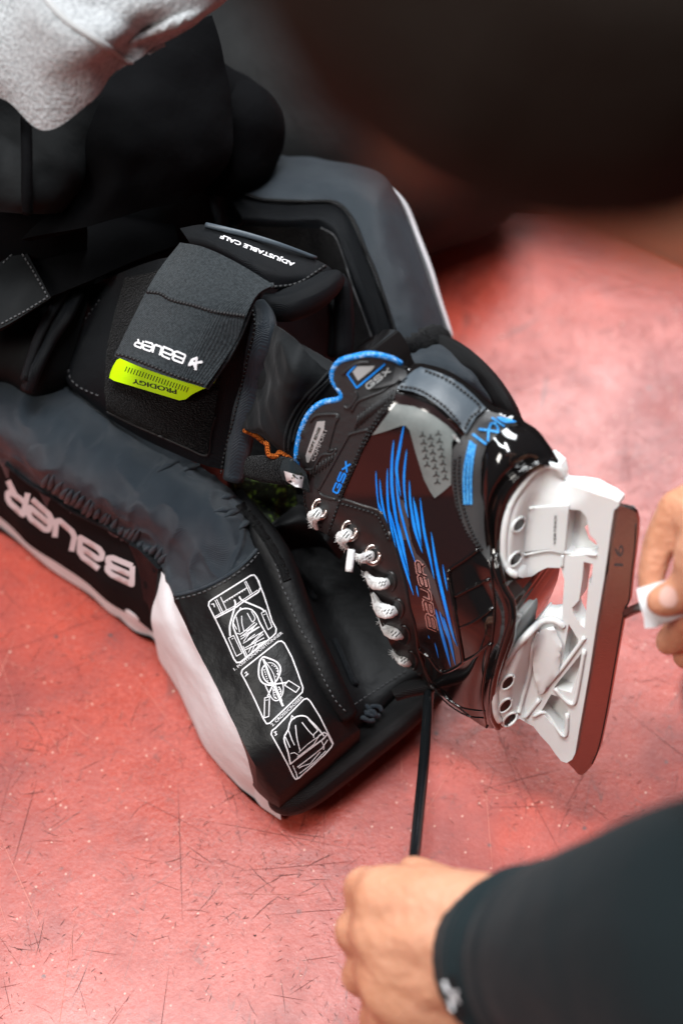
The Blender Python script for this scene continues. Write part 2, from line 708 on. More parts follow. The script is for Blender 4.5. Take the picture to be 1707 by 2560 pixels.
def stroke(pts, wd, closed=False):
    """thick line in the picture plane -> overlapping outlines"""
    out = []
    P = list(pts) + ([pts[0]] if closed else [])
    for a, b in zip(P, P[1:]):
        dx, dy = b[0] - a[0], b[1] - a[1]
        L = math.hypot(dx, dy) or 1
        nx, ny = -dy / L * wd / 2, dx / L * wd / 2
        out.append([(a[0] + nx, a[1] + ny), (b[0] + nx, b[1] + ny), (b[0] - nx, b[1] - ny), (a[0] - nx, a[1] - ny)])
    for p in P[1:-1] if not closed else P[:-1]:
        out.append([(p[0] + wd / 2 * math.cos(k * math.pi / 4 + .13), p[1] + wd / 2 * math.sin(k * math.pi / 4 + .13)) for k in range(8)])
    return out


LET = {
    'B': [[(0, 0), (0, 1), (.82, 1), (1, .86), (1, .66), (.84, .52), (.1, .52)], [(.84, .52), (1, .36), (1, .14), (.82, 0), (0, 0)]],
    'a': [[(.05, 1), (.82, 1), (1, .84), (1, 0), (.16, 0), (0, .14), (0, .4), (.16, .54), (1, .54)]],
    'U': [[(0, 1), (0, .16), (.16, 0), (.84, 0), (1, .16), (1, 1)]],
    'e': [[(.98, 0), (.16, 0), (0, .16), (0, .84), (.16, 1), (.84, 1), (1, .84), (1, .48), (.1, .48)]],
    'R': [[(0, 0), (0, 1), (.84, 1), (1, .86), (1, .62), (.84, .46), (0.1, .46)], [(.6, .46), (1, 0)]],
}


def logo(org, rv, uv, sp, wd, word='BaUeR', sx=.78):
    """word in blocky capitals; org = foot of first letter, rv = vector of one letter pitch, uv = vector of letter height"""
    out = []
    for i, ch in enumerate(word):
        for line in LET[ch]:
            pts = [(org[0] + rv[0] * (i + x * sx) + uv[0] * y, org[1] + rv[1] * (i + x * sx) + uv[1] * y) for x, y in line]
            out += stroke(pts, wd)
    return out


def text_polys(s, org, rv, uv, bold=0.0, squash=1.0):
    """built-in font text -> triangles in picture coordinates; rv, uv = vectors of one text unit right / up"""
    c = bpy.data.curves.new('text', 'FONT')
    c.body = s
    c.size = 1
    c.offset = bold
    c.resolution_u = 3
    o = bpy.data.objects.new('text', c)
    COL.objects.link(o)
    bpy.context.view_layer.update()
    me = o.evaluated_get(bpy.context.evaluated_depsgraph_get()).to_mesh()
    vs = [(org[0] + rv[0] * v.co.x * squash + uv[0] * v.co.y, org[1] + rv[1] * v.co.x * squash + uv[1] * v.co.y) for v in me.vertices]
    fs = [tuple(p.vertices) for p in me.polygons]
    o.to_mesh_clear()
    bpy.data.objects.remove(o)
    bpy.data.curves.remove(c)
    return vs, fs


def drape_text(name, items, tg, off, m, parent, label=None):
    if not isinstance(tg, (list, tuple)):
        tg = [tg]
    V, Fc = [], []
    for it in items:
        vs, fs = text_polys(*it)
        ds = hits(vs, tg)
        fr = [CAM + ray(*p).normalized() * (d - off) for p, d in zip(vs, ds)]
        bk = [CAM + ray(*p).normalized() * (d + .0005) for p, d in zip(vs, ds)]
        a, b = close_sheet(fr, bk, fs)
        o = len(V)
        V += a
        Fc += [tuple(i + o for i in f) for f in b]
    return build(name, V, Fc, m, parent, smooth=False, label=label)


def blob(name, chains, m, parent, voxel=.003, smooth=8, balls=(), label=None, post=None):
    """one continuous body: tapered limbs fused by a voxel remesh. chains: lists of (Vector, radius)"""
    bm = bmesh.new()
    for ch in chains:
        for (a, ra), (b, rb) in zip(ch, ch[1:]):
            L = (b - a).length
            k = max(2, int(L / (min(ra, rb) * .35)) + 1)
            for i in range(k + 1):
                t = i / k
                mt = Matrix.Translation(a.lerp(b, t))
                bmesh.ops.create_icosphere(bm, subdivisions=2, radius=ra + (rb - ra) * t, matrix=mt)
    for c, rx, ry, rz, rot in balls:
        mt = Matrix.Translation(c) @ rot.to_4x4() @ Matrix.Diagonal((rx, ry, rz, 1))
        bmesh.ops.create_icosphere(bm, subdivisions=3, radius=1, matrix=mt)
    me = bpy.data.meshes.new('tmp')
    bm.to_mesh(me)
    bm.free()
    o = bpy.data.objects.new('tmp', me)
    COL.objects.link(o)
    r = o.modifiers.new('r', 'REMESH')
    r.mode = 'VOXEL'
    r.voxel_size = voxel
    s = o.modifiers.new('s', 'SMOOTH')
    s.iterations = smooth
    s.factor = .5
    bpy.context.view_layer.update()
    ev = o.evaluated_get(bpy.context.evaluated_depsgraph_get()).to_mesh()
    V = [v.co.copy() for v in ev.vertices]
    Fc = [tuple(p.vertices) for p in ev.polygons]
    o.evaluated_get(bpy.context.evaluated_depsgraph_get()).to_mesh_clear()
    bpy.data.objects.remove(o)
    bpy.data.meshes.remove(me)
    if post:
        V = [post(v) for v in V]
    return build(name, V, Fc, m, parent, label=label)


# ================================================================== THE SETTING
fv = [Vector((-4, -3, 0)), Vector((4, -3, 0)), Vector((4, 2.05, 0)), Vector((-4, 2.05, 0))]
ff = [(0, 1, 2, 3)]
fm = [0]
random.seed(21)
for k in range(30000):
    for _ in range(5):
        x, y = random.uniform(-.75, .75), random.uniform(.12, 1.7)
        if noise.noise(Vector((x * 9, y * 9, 2))) + .5 * noise.noise(Vector((x * 25, y * 25, 5))) > random.uniform(-.45, .45):
            break
    big = random.random()
    L = random.uniform(.0015, .007) if big < .84 else (random.uniform(.012, .03) if big < .985 else random.uniform(.05, .15))
    wd = random.uniform(.00009, .00021) if L < .05 else random.uniform(.00012, .00022)
    an = random.uniform(0, math.pi)
    cu = random.uniform(-.16, .16) * (1 if L < .05 else .2)
    n = 3
    P_ = []
    px_, py_ = x, y
    for i in range(n + 1):
        P_.append((px_, py_, an + cu * i))
        px_ += math.cos(an + cu * i) * L / n
        py_ += math.sin(an + cu * i) * L / n
    o = len(fv)
    for i, (a_, b_, c_) in enumerate(P_):
        w_ = wd * (.25 if i in (0, n) else 1)
        zz = .0004 + (k % 7) * .00004
        fv.append(Vector((a_ - math.sin(c_) * w_, b_ + math.cos(c_) * w_, zz)))
        fv.append(Vector((a_ + math.sin(c_) * w_, b_ - math.cos(c_) * w_, zz)))
    r_ = random.random()
    for i in range(n):
        ff.append((o + 2 * i, o + 2 * i + 1, o + 2 * i + 3, o + 2 * i + 2))
        fm.append(1 if r_ < .42 else (2 if r_ < .80 else 3))
for k in range(420):
    x, y = random.uniform(-.75, .75), random.uniform(.12, 1.7)
    r0 = random.choice([.0005, .0007, .0009, .0012] + ([.002] if k % 9 == 0 else []))
    o = len(fv)
    n = 7
    for i in range(n):
        q_ = r0 * random.uniform(.5, 1.3)
        fv.append(Vector((x + q_ * math.cos(i * 6.283 / n), y + q_ * .8 * math.sin(i * 6.283 / n), .0008)))
    ff.append(tuple(range(o, o + n)))
    fm.append(4 if k % 3 else 1)
fl = build('floor', fv, ff, 'floor', smooth=False)
for m_ in (mat('dark_scratch', (.075, .022, .018), .6, .3), mat('red_scratch', (.22, .035, .026), .5, .4), mat('pale_scratch', (.60, .20, .15), .5, .4), mat('pale_chip', (.72, .50, .40), .6, .3)):
    fl.data.materials.append(m_)
fl.data.polygons.foreach_set('material_index', fm)
tag(fl, kind='structure')
fl2 = build('floor', [Vector((-4, 2.05, 0)), Vector((4, 2.05, 0)), Vector((4, 6, 0)), Vector((-4, 6, 0))], [(0, 1, 2, 3)], 'mat_grey', smooth=False)
tag(fl2, kind='structure')
q0 = [PZ(*p, 0) for p in [(930, 600), (1060, 575), (1180, 520), (1400, 522), (1500, 560), (1600, 610), (1707, 662), (1900, 760)]]
fl3 = build('floor', [v + Vector((0, 0, .004)) for v in q0] + [v + Vector((0, 3, .004)) for v in q0], [(i, i + 1, i + 9, i + 8) for i in range(7)], 'bag', smooth=False)
tag(fl3, kind='structure')

wl = build('added_light_blocker', [Vector((x, y, z)) for z in (0, .74) for (x, y) in ((-2.5, 1.62), (2.5, 1.62), (2.5, 1.74), (-2.5, 1.74))],  # low dark slab added out of view to cut lamp reflection on far floor
           [(0, 1, 5, 4), (1, 2, 6, 5), (2, 3, 7, 6), (3, 0, 4, 7), (4, 5, 6, 7)], 'bag', smooth=False)
tag(wl, kind='structure')

# ================================================================== GOALIE LEG PAD
pad = empty('goalie_leg_pad', PZ(520, 1450, 0), 'black and white goalie leg pad lying on the red floor around the kneeling leg', 'leg pad')

wing = patch('outer_roll', [
    [(-120, 1050, .13), (49, 1184, .13), (179, 1269, .13), (312, 1336, .13), (392, 1400, .13), (435, 1492, .125)],
    [(-110, 1000, .165), (75, 1140, .165), (215, 1225, .165), (370, 1290, .165), (470, 1360, .16), (540, 1461, .145)],
    [(-80, 930, .185), (140, 1050, .185), (280, 1130, .185), (440, 1205, .18), (550, 1300, .175), (616, 1404, .155)],
    [(0, 850, .18), (214, 970, .18), (330, 1060, .175), (500, 1165, .165), (605, 1255, .155), (658, 1352, .14)],
], 'nylon', pad, sub=22, base=.03, disp=.0024, dscale=34, aniso=(.35, 1, 0))

band = patch('side_band', [
    [(-120, 1165, .06), (0, 1257, .06), (58, 1314, .06), (134, 1362, .06), (201, 1407, .06), (259, 1458, .06), (321, 1492, .062), (377, 1541, .058)],
    [(-120, 1105, .098), (0, 1195, .098), (62, 1250, .098), (160, 1315, .098), (240, 1363, .098), (300, 1403, .098), (350, 1440, .098), (390, 1490, .094)],
    [(-120, 1050, .128), (0, 1147, .128), (49, 1187, .128), (179, 1272, .128), (262, 1313, .128), (312, 1338, .128), (370, 1376, .128), (400, 1426, .128)],
], 'band_black', pad, sub=6, base=.03)

tri = patch('corner_gusset', [
    [(322, 1362, .1292), (350, 1378, .1292), (395, 1424, .1292)],
    [(345, 1420, .106), (368, 1440, .106), (390, 1475, .106)],
    [(360, 1500, .075), (370, 1512, .075), (378, 1538, .068)],
], 'nylon_dark', pad, sub=6, thick=.006)

face = patch('white_face', [
    [(-120, 1250, .012), (0, 1298, .012), (89, 1360, .012), (179, 1438, .012), (268, 1505, .012), (330, 1562, .012), (380, 1580, .012)],
    [(-120, 1215, .036), (0, 1285, .036), (95, 1345, .036), (187, 1420, .036), (268, 1483, .036), (330, 1535, .036), (384, 1563, .034)],
    [(-120, 1165, .054), (0, 1255, .054), (100, 1340, .054), (201, 1405, .054), (259, 1456, .054), (321, 1494, .046), (380, 1545, .042)],
], 'white_face', pad, sub=7, base=.004)

bootface = patch('white_boot_face', [
    [(404, 1428, .125), (412, 1438, .1255), (425, 1458, .1255), (437, 1494, .123)],
    [(380, 1530, .075), (408, 1535, .10), (440, 1545, .11), (468, 1570, .118)],
    [(388, 1588, .05), (428, 1600, .085), (470, 1615, .10), (497, 1632, .112)],
    [(440, 1690, .03), (475, 1700, .065), (510, 1712, .09), (543, 1720, .105)],
    [(505, 1840, .02), (530, 1830, .05), (560, 1822, .08), (588, 1815, .097)],
    [(577, 1930, .018), (590, 1915, .045), (610, 1903, .065), (632, 1900, .082)],
    [(625, 1972, .018), (638, 1962, .04), (650, 1956, .052), (662, 1950, .062)],
    [(694, 1998, .030), (695, 1995, .040), (696, 1993, .046), (697, 1990, .050)],
], 'white_face', pad, sub=7, base=.004, disp=.0005, dscale=40)

panel = patch('boot_panel', [
    [(434, 1494, .126), (536, 1463, .147), (617, 1405, .157), (657, 1354, .142)],
    [(498, 1634, .112), (590, 1580, .132), (670, 1520, .138), (722, 1490, .126)],
    [(543, 1722, .105), (640, 1670, .122), (725, 1610, .126), (768, 1582, .116)],
    [(588, 1817, .097), (680, 1760, .112), (765, 1700, .116), (815, 1700, .102)],
    [(636, 1910, .085), (720, 1860, .100), (800, 1800, .100), (862, 1775, .088)],
    [(697, 1996, .052), (750, 1945, .070), (818, 1885, .075), (900, 1826, .070)],
], 'black_leather', pad, sub=9, base=.035, disp=.0012, dscale=25)

chan = patch('boot_channel', [
    [(600, 1255, .10), (680, 1240, .085), (760, 1230, .08), (900, 1240, .08)],
    [(656, 1350, .105), (730, 1330, .075), (860, 1350, .07), (1000, 1370, .07)],
    [(722, 1490, .10), (790, 1470, .065), (900, 1450, .06), (1060, 1450, .06)],
    [(768, 1582, .095), (830, 1570, .06), (930, 1550, .055), (1090, 1530, .055)],
    [(825, 1705, .09), (890, 1680, .06), (980, 1640, .055), (1110, 1600, .055)],
    [(870, 1790, .075), (930, 1770, .06), (1010, 1710, .055), (1100, 1660, .055)],
    [(880, 1850, .04), (950, 1800, .03), (1030, 1740, .03), (1110, 1690, .03)],
], 'channel', pad, sub=8, base=.006, disp=.003, dscale=14)

roll = tube('channel_welt', [PZ(*p) for p in [(592, 1235, .150), (620, 1285, .148), (655, 1340, .146), (690, 1400, .14), (718, 1470, .132), (752, 1560, .122), (795, 1650, .112), (835, 1730, .10), (870, 1790, .085)]],
            [.006, .009, .012, .013, .013, .012, .011, .010, .008], 'channel', pad, n=12, sub=6)
# gathered thread along the welt
vf = []
wp = resample(smooth2([(600, 1262), (640, 1312), (668, 1352), (700, 1410), (716, 1450)], 6), 3.6, closed=False)
for i, p in enumerate(wp):
    q = (p[0] + 9 + random.uniform(-2, 3), p[1] - 5 + random.uniform(-2, 2))
    a = (p[0] - 9, p[1] + 4)
    ds = hits([a, p, q], [roll, panel, chan, wing])
    vf.append(tube('', [CAM + ray(*s).normalized() * (d - .001) for s, d in zip([a, p, q], ds)], .0007, 'piping', n=5, sub=1, build_it=False))
build('gathered_thread', *merge(vf), 'piping', pad)

toe = tube('toe_piping', [PZ(*p) for p in [(684, 2000, .024), (715, 1998, .030), (760, 1975, .034), (830, 1920, .036), (905, 1862, .038), (980, 1805, .04), (1040, 1756, .042), (1083, 1722, .045)]],
           [.008, .013, .0155, .0165, .016, .015, .0135, .012], 'piping', pad, n=14, sub=6, flat=.9)
tube('edge_strap', [PZ(*p) for p in [(985, 1738, .085), (1020, 1722, .088), (1070, 1712, .088), (1100, 1708, .085)]], [.005, .0065, .0065, .005], 'piping', pad, n=8, sub=5, flat=.6)

# seams and stitches on the pad
drape_tube('seam_piping', zF([(975, 985), (1080, 962), (1200, 915), (1300, 855), (1390, 785), (1465, 690)]), [wing, panel], .0012, .0016, 'nylon', pad)
stitches('seam_stitching', zF([(985, 1003), (1090, 980), (1210, 932), (1310, 872), (1400, 802), (1475, 712)]), [panel, wing], .0006, 'stitch', pad, 8, 6, .0007)
stitches('seam_stitching', zG([(575, 20), (600, 90), (612, 150), (650, 230), (690, 330), (740, 440), (790, 510), (815, 590), (850, 680), (900, 780), (940, 850), (1010, 925)]), [panel, chan, roll], .0006, 'stitch', pad, 8, 7, .0006)
stitches('seam_stitching', zG([(1055, 870), (1150, 805), (1260, 735), (1370, 665)]), [chan], .0006, 'stitch', pad, 8, 5, .0005)
drape_tube('ridge_piping', zF([(40, 240), (110, 305), (210, 380), (300, 430), (400, 500), (520, 560), (640, 620), (720, 670), (810, 735), (850, 780), (880, 850)]), [wing, band], .001, .0028, 'nylon_dark', pad)
stitches('seam_stitching', zF([(250, 385), (400, 505), (560, 590), (700, 660), (800, 745)]), [wing, band], .002, 'stitch_dark', pad, 7, 5, .0007)
# gathered creases by the band edge
random.seed(3)
vf = []
for k in range(22):
    t = k / 21
    p = (110 + 290 * t + random.uniform(-4, 4), 1222 + 195 * t - 8 + random.uniform(-4, 4))
    q = (p[0] + random.uniform(10, 22), p[1] - random.uniform(18, 34))
    ds = hits([p, ((p[0] + q[0]) / 2, (p[1] + q[1]) / 2), q], [wing])
    vf.append(tube('', [CAM + ray(*s).normalized() * (d - .0005) for s, d in zip([p, ((p[0] + q[0]) / 2 + 2, (p[1] + q[1]) / 2), q], ds)],
                   [.0022, .0028, .0004], 'nylon', n=6, sub=2, build_it=False))
build('gathered_creases', *merge(vf), 'nylon', pad)
vf = []
for (a, b) in [(((1195, 515), (1330, 505))), ((1255, 545), (1335, 510)), ((1340, 610), (1400, 570)), ((1240, 440), (1310, 430)), ((1000, 300), (1120, 250)), ((880, 290), (1000, 230))]:
    P_ = zF([a, ((a[0] + b[0]) / 2, (a[1] + b[1]) / 2 - 6), b])
    ds = hits(P_, [wing])
    vf.append(tube('', [CAM + ray(*s).normalized() * (d - .0003) for s, d in zip(P_, ds)], [.0006, .0028, .0016], 'nylon', n=6, sub=4, build_it=False))
build('pleats', *merge(vf), 'nylon', pad)

# lettering on the band (upside down)
def f1(x, y):
    return zF([(x, y)])[0]


def quadlogo(corners_b, wd, word='BaUeR'):
    """corners per letter in F coordinates"""
    out = []
    for ch, (bl, br, tl, tr) in zip(word, corners_b):
        for line in LET[ch]:
            pts = []
            for x, y in line:
                bx = (bl[0] * (1 - x) + br[0] * x) * (1 - y) + (tl[0] * (1 - x) + tr[0] * x) * y
                by = (bl[1] * (1 - x) + br[1] * x) * (1 - y) + (tl[1] * (1 - x) + tr[1] * x) * y
                pts.append((bx, by))
            out += stroke(pts, wd)
    return out


def insetF(q, k=12):
    return [zF([p])[0] for p in q]


def grow(q, k=1.07):
    cx = sum(p[0] for p in q) / 4
    cy = sum(p[1] for p in q) / 4
    return [(cx + (p[0] - cx) * k, cy + (p[1] - cy) * (k + .05)) for p in q]


band_logo = quadlogo([insetF(grow(q)) for q in [
    ((738, 820), (612, 770), (735, 912), (606, 852)),
    ((572, 735), (455, 668), (556, 828), (450, 752)),
    ((418, 640), (322, 560), (400, 725), (312, 655)),
    ((290, 545), (182, 452), (268, 618), (162, 540)),
    ((154, 412), (50, 350), (128, 520), (48, 450)),
]], 14.0)
drape('lettering', band_logo, [band, tri], .0012, 'print_lav', pad, step=10)

# pictograms printed on the boot panel
pict = []


def pl(pts, wd=2.6, closed=False, sm=0):
    P_ = zL(pts)
    if sm:
        P_ = smooth2(P_, sm, closed)
    pict.extend(stroke(P_, wd, closed))


W1, W2 = 3.4, 2.0
pl([(95, 410), (100, 370), (130, 345), (555, 80), (590, 75), (620, 110), (690, 280), (740, 430), (785, 580), (830, 660), (825, 710), (790, 745), (440, 1025), (400, 1030), (370, 990), (300, 830), (210, 640), (130, 480)], W1, True)
pl([(170, 545), (390, 430), (470, 370), (640, 260), (655, 215)], W1)
pl([(165, 528), (380, 412), (460, 352), (630, 240)], W2)
pl([(640, 130), (665, 215), (630, 262)], W2)
for a, b in (((165, 350), (235, 500)), ((182, 340), (256, 492)), ((225, 315), (290, 455)), ((485, 150), (550, 290)), ((500, 140), (566, 275))):
    pl([a, b], W2)
pl([(255, 372), (510, 215)], W2)
for k in range(9):
    t = k / 9
    pl([(268 + 240 * t, 362 - 148 * t + 14), (268 + 240 * t + 14, 362 - 148 * t + 5)], 1.4)
pl([(125, 395), (150, 390), (160, 425)], 2.4)
pl([(375, 345), (385, 400), (345, 550), (325, 640), (330, 740)], W1 + .6, sm=4)
pl([(428, 310), (450, 345), (500, 370), (620, 420), (680, 450), (700, 480)], W1 + .6, sm=4)
pl([(310, 762), (368, 735), (460, 925), (398, 960), (310, 762)], W2)
pl([(345, 775), (365, 765)], 1.5)
pl([(668, 490), (712, 460), (785, 640), (742, 672), (668, 490)], W2)
pl([(690, 510), (715, 500)], 1.5)
pl([(500, 970), (440, 830), (370, 660), (362, 590), (390, 510), (440, 455), (510, 440), (570, 460), (620, 520), (660, 610), (755, 770)], W1, sm=3)
pl([(520, 965), (470, 850)], W2)
pl([(430, 465), (440, 430), (460, 450)], W2)
pl([(395, 530), (430, 680), (432, 700)], W2)
pl([(455, 520), (458, 600), (480, 690)], W2, sm=3)
pl([(515, 490), (570, 590)], W2)
pl([(560, 470), (600, 545), (575, 590)], W2, sm=3)
pl([(365, 600), (400, 665), (405, 665)], W2)
pl([(400, 710), (440, 720), (470, 700), (600, 590)], W2)
lz = [((440, 750), (590, 640)), ((445, 775), (650, 640)), ((470, 820), (690, 690)), ((475, 800), (620, 600)), ((490, 870), (700, 760)), ((495, 890), (720, 790)),
      ((520, 780), (600, 720)), ((530, 850), (690, 720)), ((560, 820), (680, 700)), ((540, 940), (700, 800)), ((560, 920), (620, 790)), ((590, 910), (660, 810)), ((470, 740), (640, 640)), ((500, 690), (620, 610)), ((530, 920), (560, 850))]
for a, b in lz:
    pl([a, b], W2)
# frame 2
pl([(450, 1150), (460, 1110), (490, 1085), (850, 800), (890, 795), (920, 820), (1000, 970), (1060, 1130), (1120, 1300), (1115, 1350), (1080, 1385), (760, 1690), (725, 1695), (690, 1640), (600, 1440), (500, 1240)], W1, True)
pl([(487, 1150), (505, 1130), (515, 1150), (495, 1180), (530, 1150)], 2.2)
pl([(690, 965), (655, 1010), (640, 1100), (645, 1190), (690, 1255), (780, 1275), (830, 1230), (870, 1150), (875, 1080), (830, 1020), (740, 980), (690, 965)], W1 + .6, sm=3)
pl([(700, 1060), (675, 1110), (690, 1190), (740, 1250), (790, 1250)], W1, sm=3)
pl([(690, 990), (760, 1180), (880, 1450), (905, 1505)], W1 + 2)
pl([(715, 1020), (800, 1150), (830, 1290), (895, 1450)], W2, sm=3)
pl([(740, 1030), (800, 1040), (850, 1100), (850, 1170)], W2, sm=3)
for k in range(6):
    an = -1.4 + k * .42
    cx, cy = 775 + 68 * math.cos(an), 1130 + 75 * math.sin(an)
    pl([(cx - 5, cy), (cx + 5, cy + 4)], 3.0)
for k in range(6):
    pl([(695 + k * 7, 1110 + k * 24), (708 + k * 7, 1108 + k * 24)], 3.0)
pl([(710, 1275), (760, 1380), (800, 1435), (850, 1440), (900, 1370), (905, 1280), (875, 1190)], W2 + .6, sm=3)
pl([(795, 1310), (805, 1400), (840, 1425)], W2, sm=3)
pl([(860, 1290), (885, 1340), (875, 1380)], W2, sm=3)
for k in range(4):
    pl([(800 + k * 6, 1330 + k * 26), (812 + k * 6, 1328 + k * 26)], 2.6)
    pl([(850 + k * 8, 1300 + k * 22), (862 + k * 8, 1298 + k * 22)], 2.6)
pl([(790, 1280), (735, 1400)], W1)
pl([(810, 1265), (950, 1245)], W1)
pl([(705, 1415), (758, 1400), (750, 1615), (700, 1632), (705, 1415)], W2 + .4)
pl([(920, 1275), (965, 1225), (1085, 1300), (1045, 1355), (920, 1275)], W2 + .4)
pl([(715, 1440), (745, 1435)], 1.6)
# frame 3
pl([(775, 1810), (785, 1770), (820, 1745), (1130, 1430), (1165, 1420), (1200, 1450), (1300, 1610), (1430, 1870), (1448, 1910), (1430, 1950), (1350, 2040), (1080, 2285), (1040, 2300), (1015, 2265), (960, 2150), (870, 1980)], W1, True)
pl([(805, 1790), (830, 1780), (820, 1800), (838, 1810), (815, 1825)], 2.2)
pl([(985, 2140), (960, 2010), (915, 1860), (960, 1760), (985, 1670), (1060, 1615), (1150, 1615), (1210, 1670), (1270, 1730), (1350, 1830)], W1 + .4, sm=3)
pl([(985, 1670), (1000, 1605), (1035, 1640)], W2)
pl([(965, 1770), (1000, 1870), (1030, 1930)], W2 + .6)
pl([(930, 1840), (980, 1955)], W2 + .4)
pl([(1040, 1710), (1055, 1850), (1090, 1990)], W2 + .6, sm=3)
pl([(1110, 1680), (1180, 1770), (1240, 1830)], W2 + .6, sm=3)
pl([(1180, 1650), (1260, 1740), (1280, 1770), (1240, 1810), (1240, 1850)], W2 + .6, sm=2)
pl([(1060, 2060), (1240, 1920), (1300, 1820)], W2 + .6)
pl([(1075, 2010), (1170, 1920), (1295, 1830)], W2)
pl([(985, 2020), (1030, 2010), (1075, 2040)], W2)
pl([(990, 2130), (1080, 2060), (1330, 1870), (1390, 1810), (1350, 1790), (1290, 1830)], W1)
pl([(1010, 2150), (1050, 2240), (1060, 2290)], W2 + .4)
pl([(1060, 2170), (1230, 2040), (1330, 1960), (1390, 1870)], W2 + .6)
pl([(1075, 2180), (1110, 2160), (1200, 2130), (1310, 2000)], W2)
pl([(1080, 2240), (1250, 2110), (1370, 1990)], W2)
pl([(1390, 1810), (1420, 1880), (1445, 1920)], W2 + .4)
pl([(1320, 1880), (1350, 1940), (1345, 1980)], W2 + .4)
drape('pictograms', pict, panel, .0006, 'print_white', pad, step=16, grid=False)
def dirs(a, b, h):
    """unit text vectors for a baseline from a to b: height h px"""
    L = math.hypot(b[0] - a[0], b[1] - a[1])
    ux, uy = (b[0] - a[0]) / L, (b[1] - a[1]) / L
    return ux, uy, L


def fit_text(s, a, b, h, bold=.0, shear=0.0):
    """text whose baseline runs from a to b in picture px with cap height h"""
    ux, uy, L = dirs(a, b, h)
    vs, fs = text_polys(s, (0, 0), (1, 0), (0, 1), bold)
    wdt = max(v[0] for v in vs) - min(v[0] for v in vs)
    x0 = min(v[0] for v in vs)
    k = L / wdt
    hh = h / .70
    rv = (ux * k, uy * k)
    uv = (uy * hh + ux * hh * shear, -ux * hh + uy * hh * shear)
    return (s, (a[0] - rv[0] * x0, a[1] - rv[1] * x0), rv, uv, bold)


pt = lambda z, x, y: z([(x, y)])[0]
for cap_, e0, e1 in (('1. POSITION/POSITIONNER', (380, 1118), (905, 712)), ('2. CROSS/CROISER', (790, 1725), (1125, 1410))):
    drape_text('printed_caption', [fit_text(cap_, pt(zL, *e0), pt(zL, *e1), 7, .01)], panel, .0006, 'print_white', pad)

# cord loops lying in the boot channel
for pts in ([(665, 0), (700, 50), (745, 110), (775, 160), (800, 215), (815, 232)], [(930, 480), (955, 530), (985, 600), (1020, 680), (1045, 735), (1070, 745)]):
    drape_tube('cord_loop', zG(pts), chan, .0025, .0028, 'nylon_dark', pad)
# knotted cord end on the toe edge
kn = []
for i in range(3):
    base_p = PZ(908 + i * 12, 1778 + (i % 2) * 12, .062)
    kn.append(tube('', [base_p + Vector((.0048 * math.cos(a) * (1 + .2 * i), .004 * math.sin(a), .002 * math.sin(2 * a))) for a in [k * .7 for k in range(9)]],
                   .0019, 'piping', n=6, sub=3, build_it=False))
build('cord_knot', *merge(kn), 'nylon', pad)

# green liner peeking out of the knee channel
liner = patch('green_liner', [
    [(575, 1195, .15), (640, 1205, .14), (740, 1215, .13)],
    [(600, 1250, .135), (660, 1260, .12), (745, 1270, .11)],
    [(640, 1310, .125), (690, 1310, .11), (750, 1300, .10)],
], 'camo', pad, sub=12, thick=.006, disp=.004, dscale=60)
patch('channel_lining', [
    [(560, 1010, .14), (640, 1010, .14), (720, 1040, .14), (800, 1080, .14)],
    [(570, 1100, .13), (640, 1110, .13), (720, 1130, .13), (810, 1160, .13)],
    [(580, 1215, .125), (650, 1225, .115), (730, 1235, .11), (830, 1250, .11)],
], 'channel', pad, sub=6, thick=.01)
patch('channel_flap', [
    [(672, 1312, .135), (710, 1285, .13), (745, 1262, .125), (780, 1270, .12)],
    [(680, 1330, .13), (720, 1315, .135), (770, 1305, .13), (800, 1330, .12)],
    [(715, 1380, .10), (760, 1370, .10), (810, 1370, .10), (850, 1400, .09)],
], 'channel', pad, sub=7, thick=.01)

# inner roll: the far wall of the pad
inner = patch('inner_roll', [
    [(500, 500, .22), (655, 398, .225), (735, 393, .235), (820, 402, .235), (910, 416, .235), (961, 440, .23), (1002, 503, .22), (1058, 656, .20), (1114, 824, .175)],
    [(540, 492, .245), (648, 440, .25), (730, 440, .255), (815, 448, .255), (880, 465, .255), (925, 495, .25), (958, 560, .24), (1015, 700, .215), (1062, 846, .19)],
    [(568, 478, .245), (648, 494, .255), (716, 502, .258), (780, 500, .258), (829, 504, .257), (869, 535, .252), (910, 625, .24), (956, 748, .22), (996, 862, .195)],
], 'nylon', pad, sub=10, base=.06, disp=.0018, dscale=22)
rim2 = patch('inner_wall', [
    [(568, 482, .243), (648, 498, .252), (716, 506, .2555), (780, 505, .2555), (826, 509, .2545), (863, 540, .2495), (905, 627, .2375), (951, 750, .2175), (992, 866, .1925)],
    [(590, 520, .24), (655, 530, .248), (725, 537, .25), (785, 537, .25), (825, 545, .249), (850, 575, .245), (885, 650, .232), (930, 760, .213), (962, 868, .19)],
    [(604, 554, .235), (675, 564, .24), (732, 567, .242), (770, 568, .242), (803, 570, .242), (838, 597, .24), (864, 666, .228), (896, 758, .208), (930, 868, .182)],
    [(560, 600, .19), (660, 640, .19), (740, 670, .19), (790, 700, .19), (820, 720, .185), (845, 760, .18), (860, 800, .17), (865, 850, .15), (870, 895, .14)],
], 'nylon_dark', pad, sub=8, thick=.008)
vel1 = drape('loop_strip', [zC([(300, 420), (540, 425), (650, 428), (790, 432), (845, 462), (872, 505), (905, 600), (940, 710), (985, 830), (1035, 965), (925, 1060), (905, 900), (880, 700), (840, 640), (650, 560), (400, 470)])],
             rim2, .0025, 'velcro', pad, step=14)
stitches('roll_stitching', zC([(345, 240), (480, 290), (560, 300), (700, 306), (830, 306), (880, 326), (925, 375), (960, 440), (1000, 545), (1050, 660), (1090, 780), (1130, 900), (1158, 985)]), [inner, rim2], .0006, 'stitch_dark', pad, 6, 3, .0009)
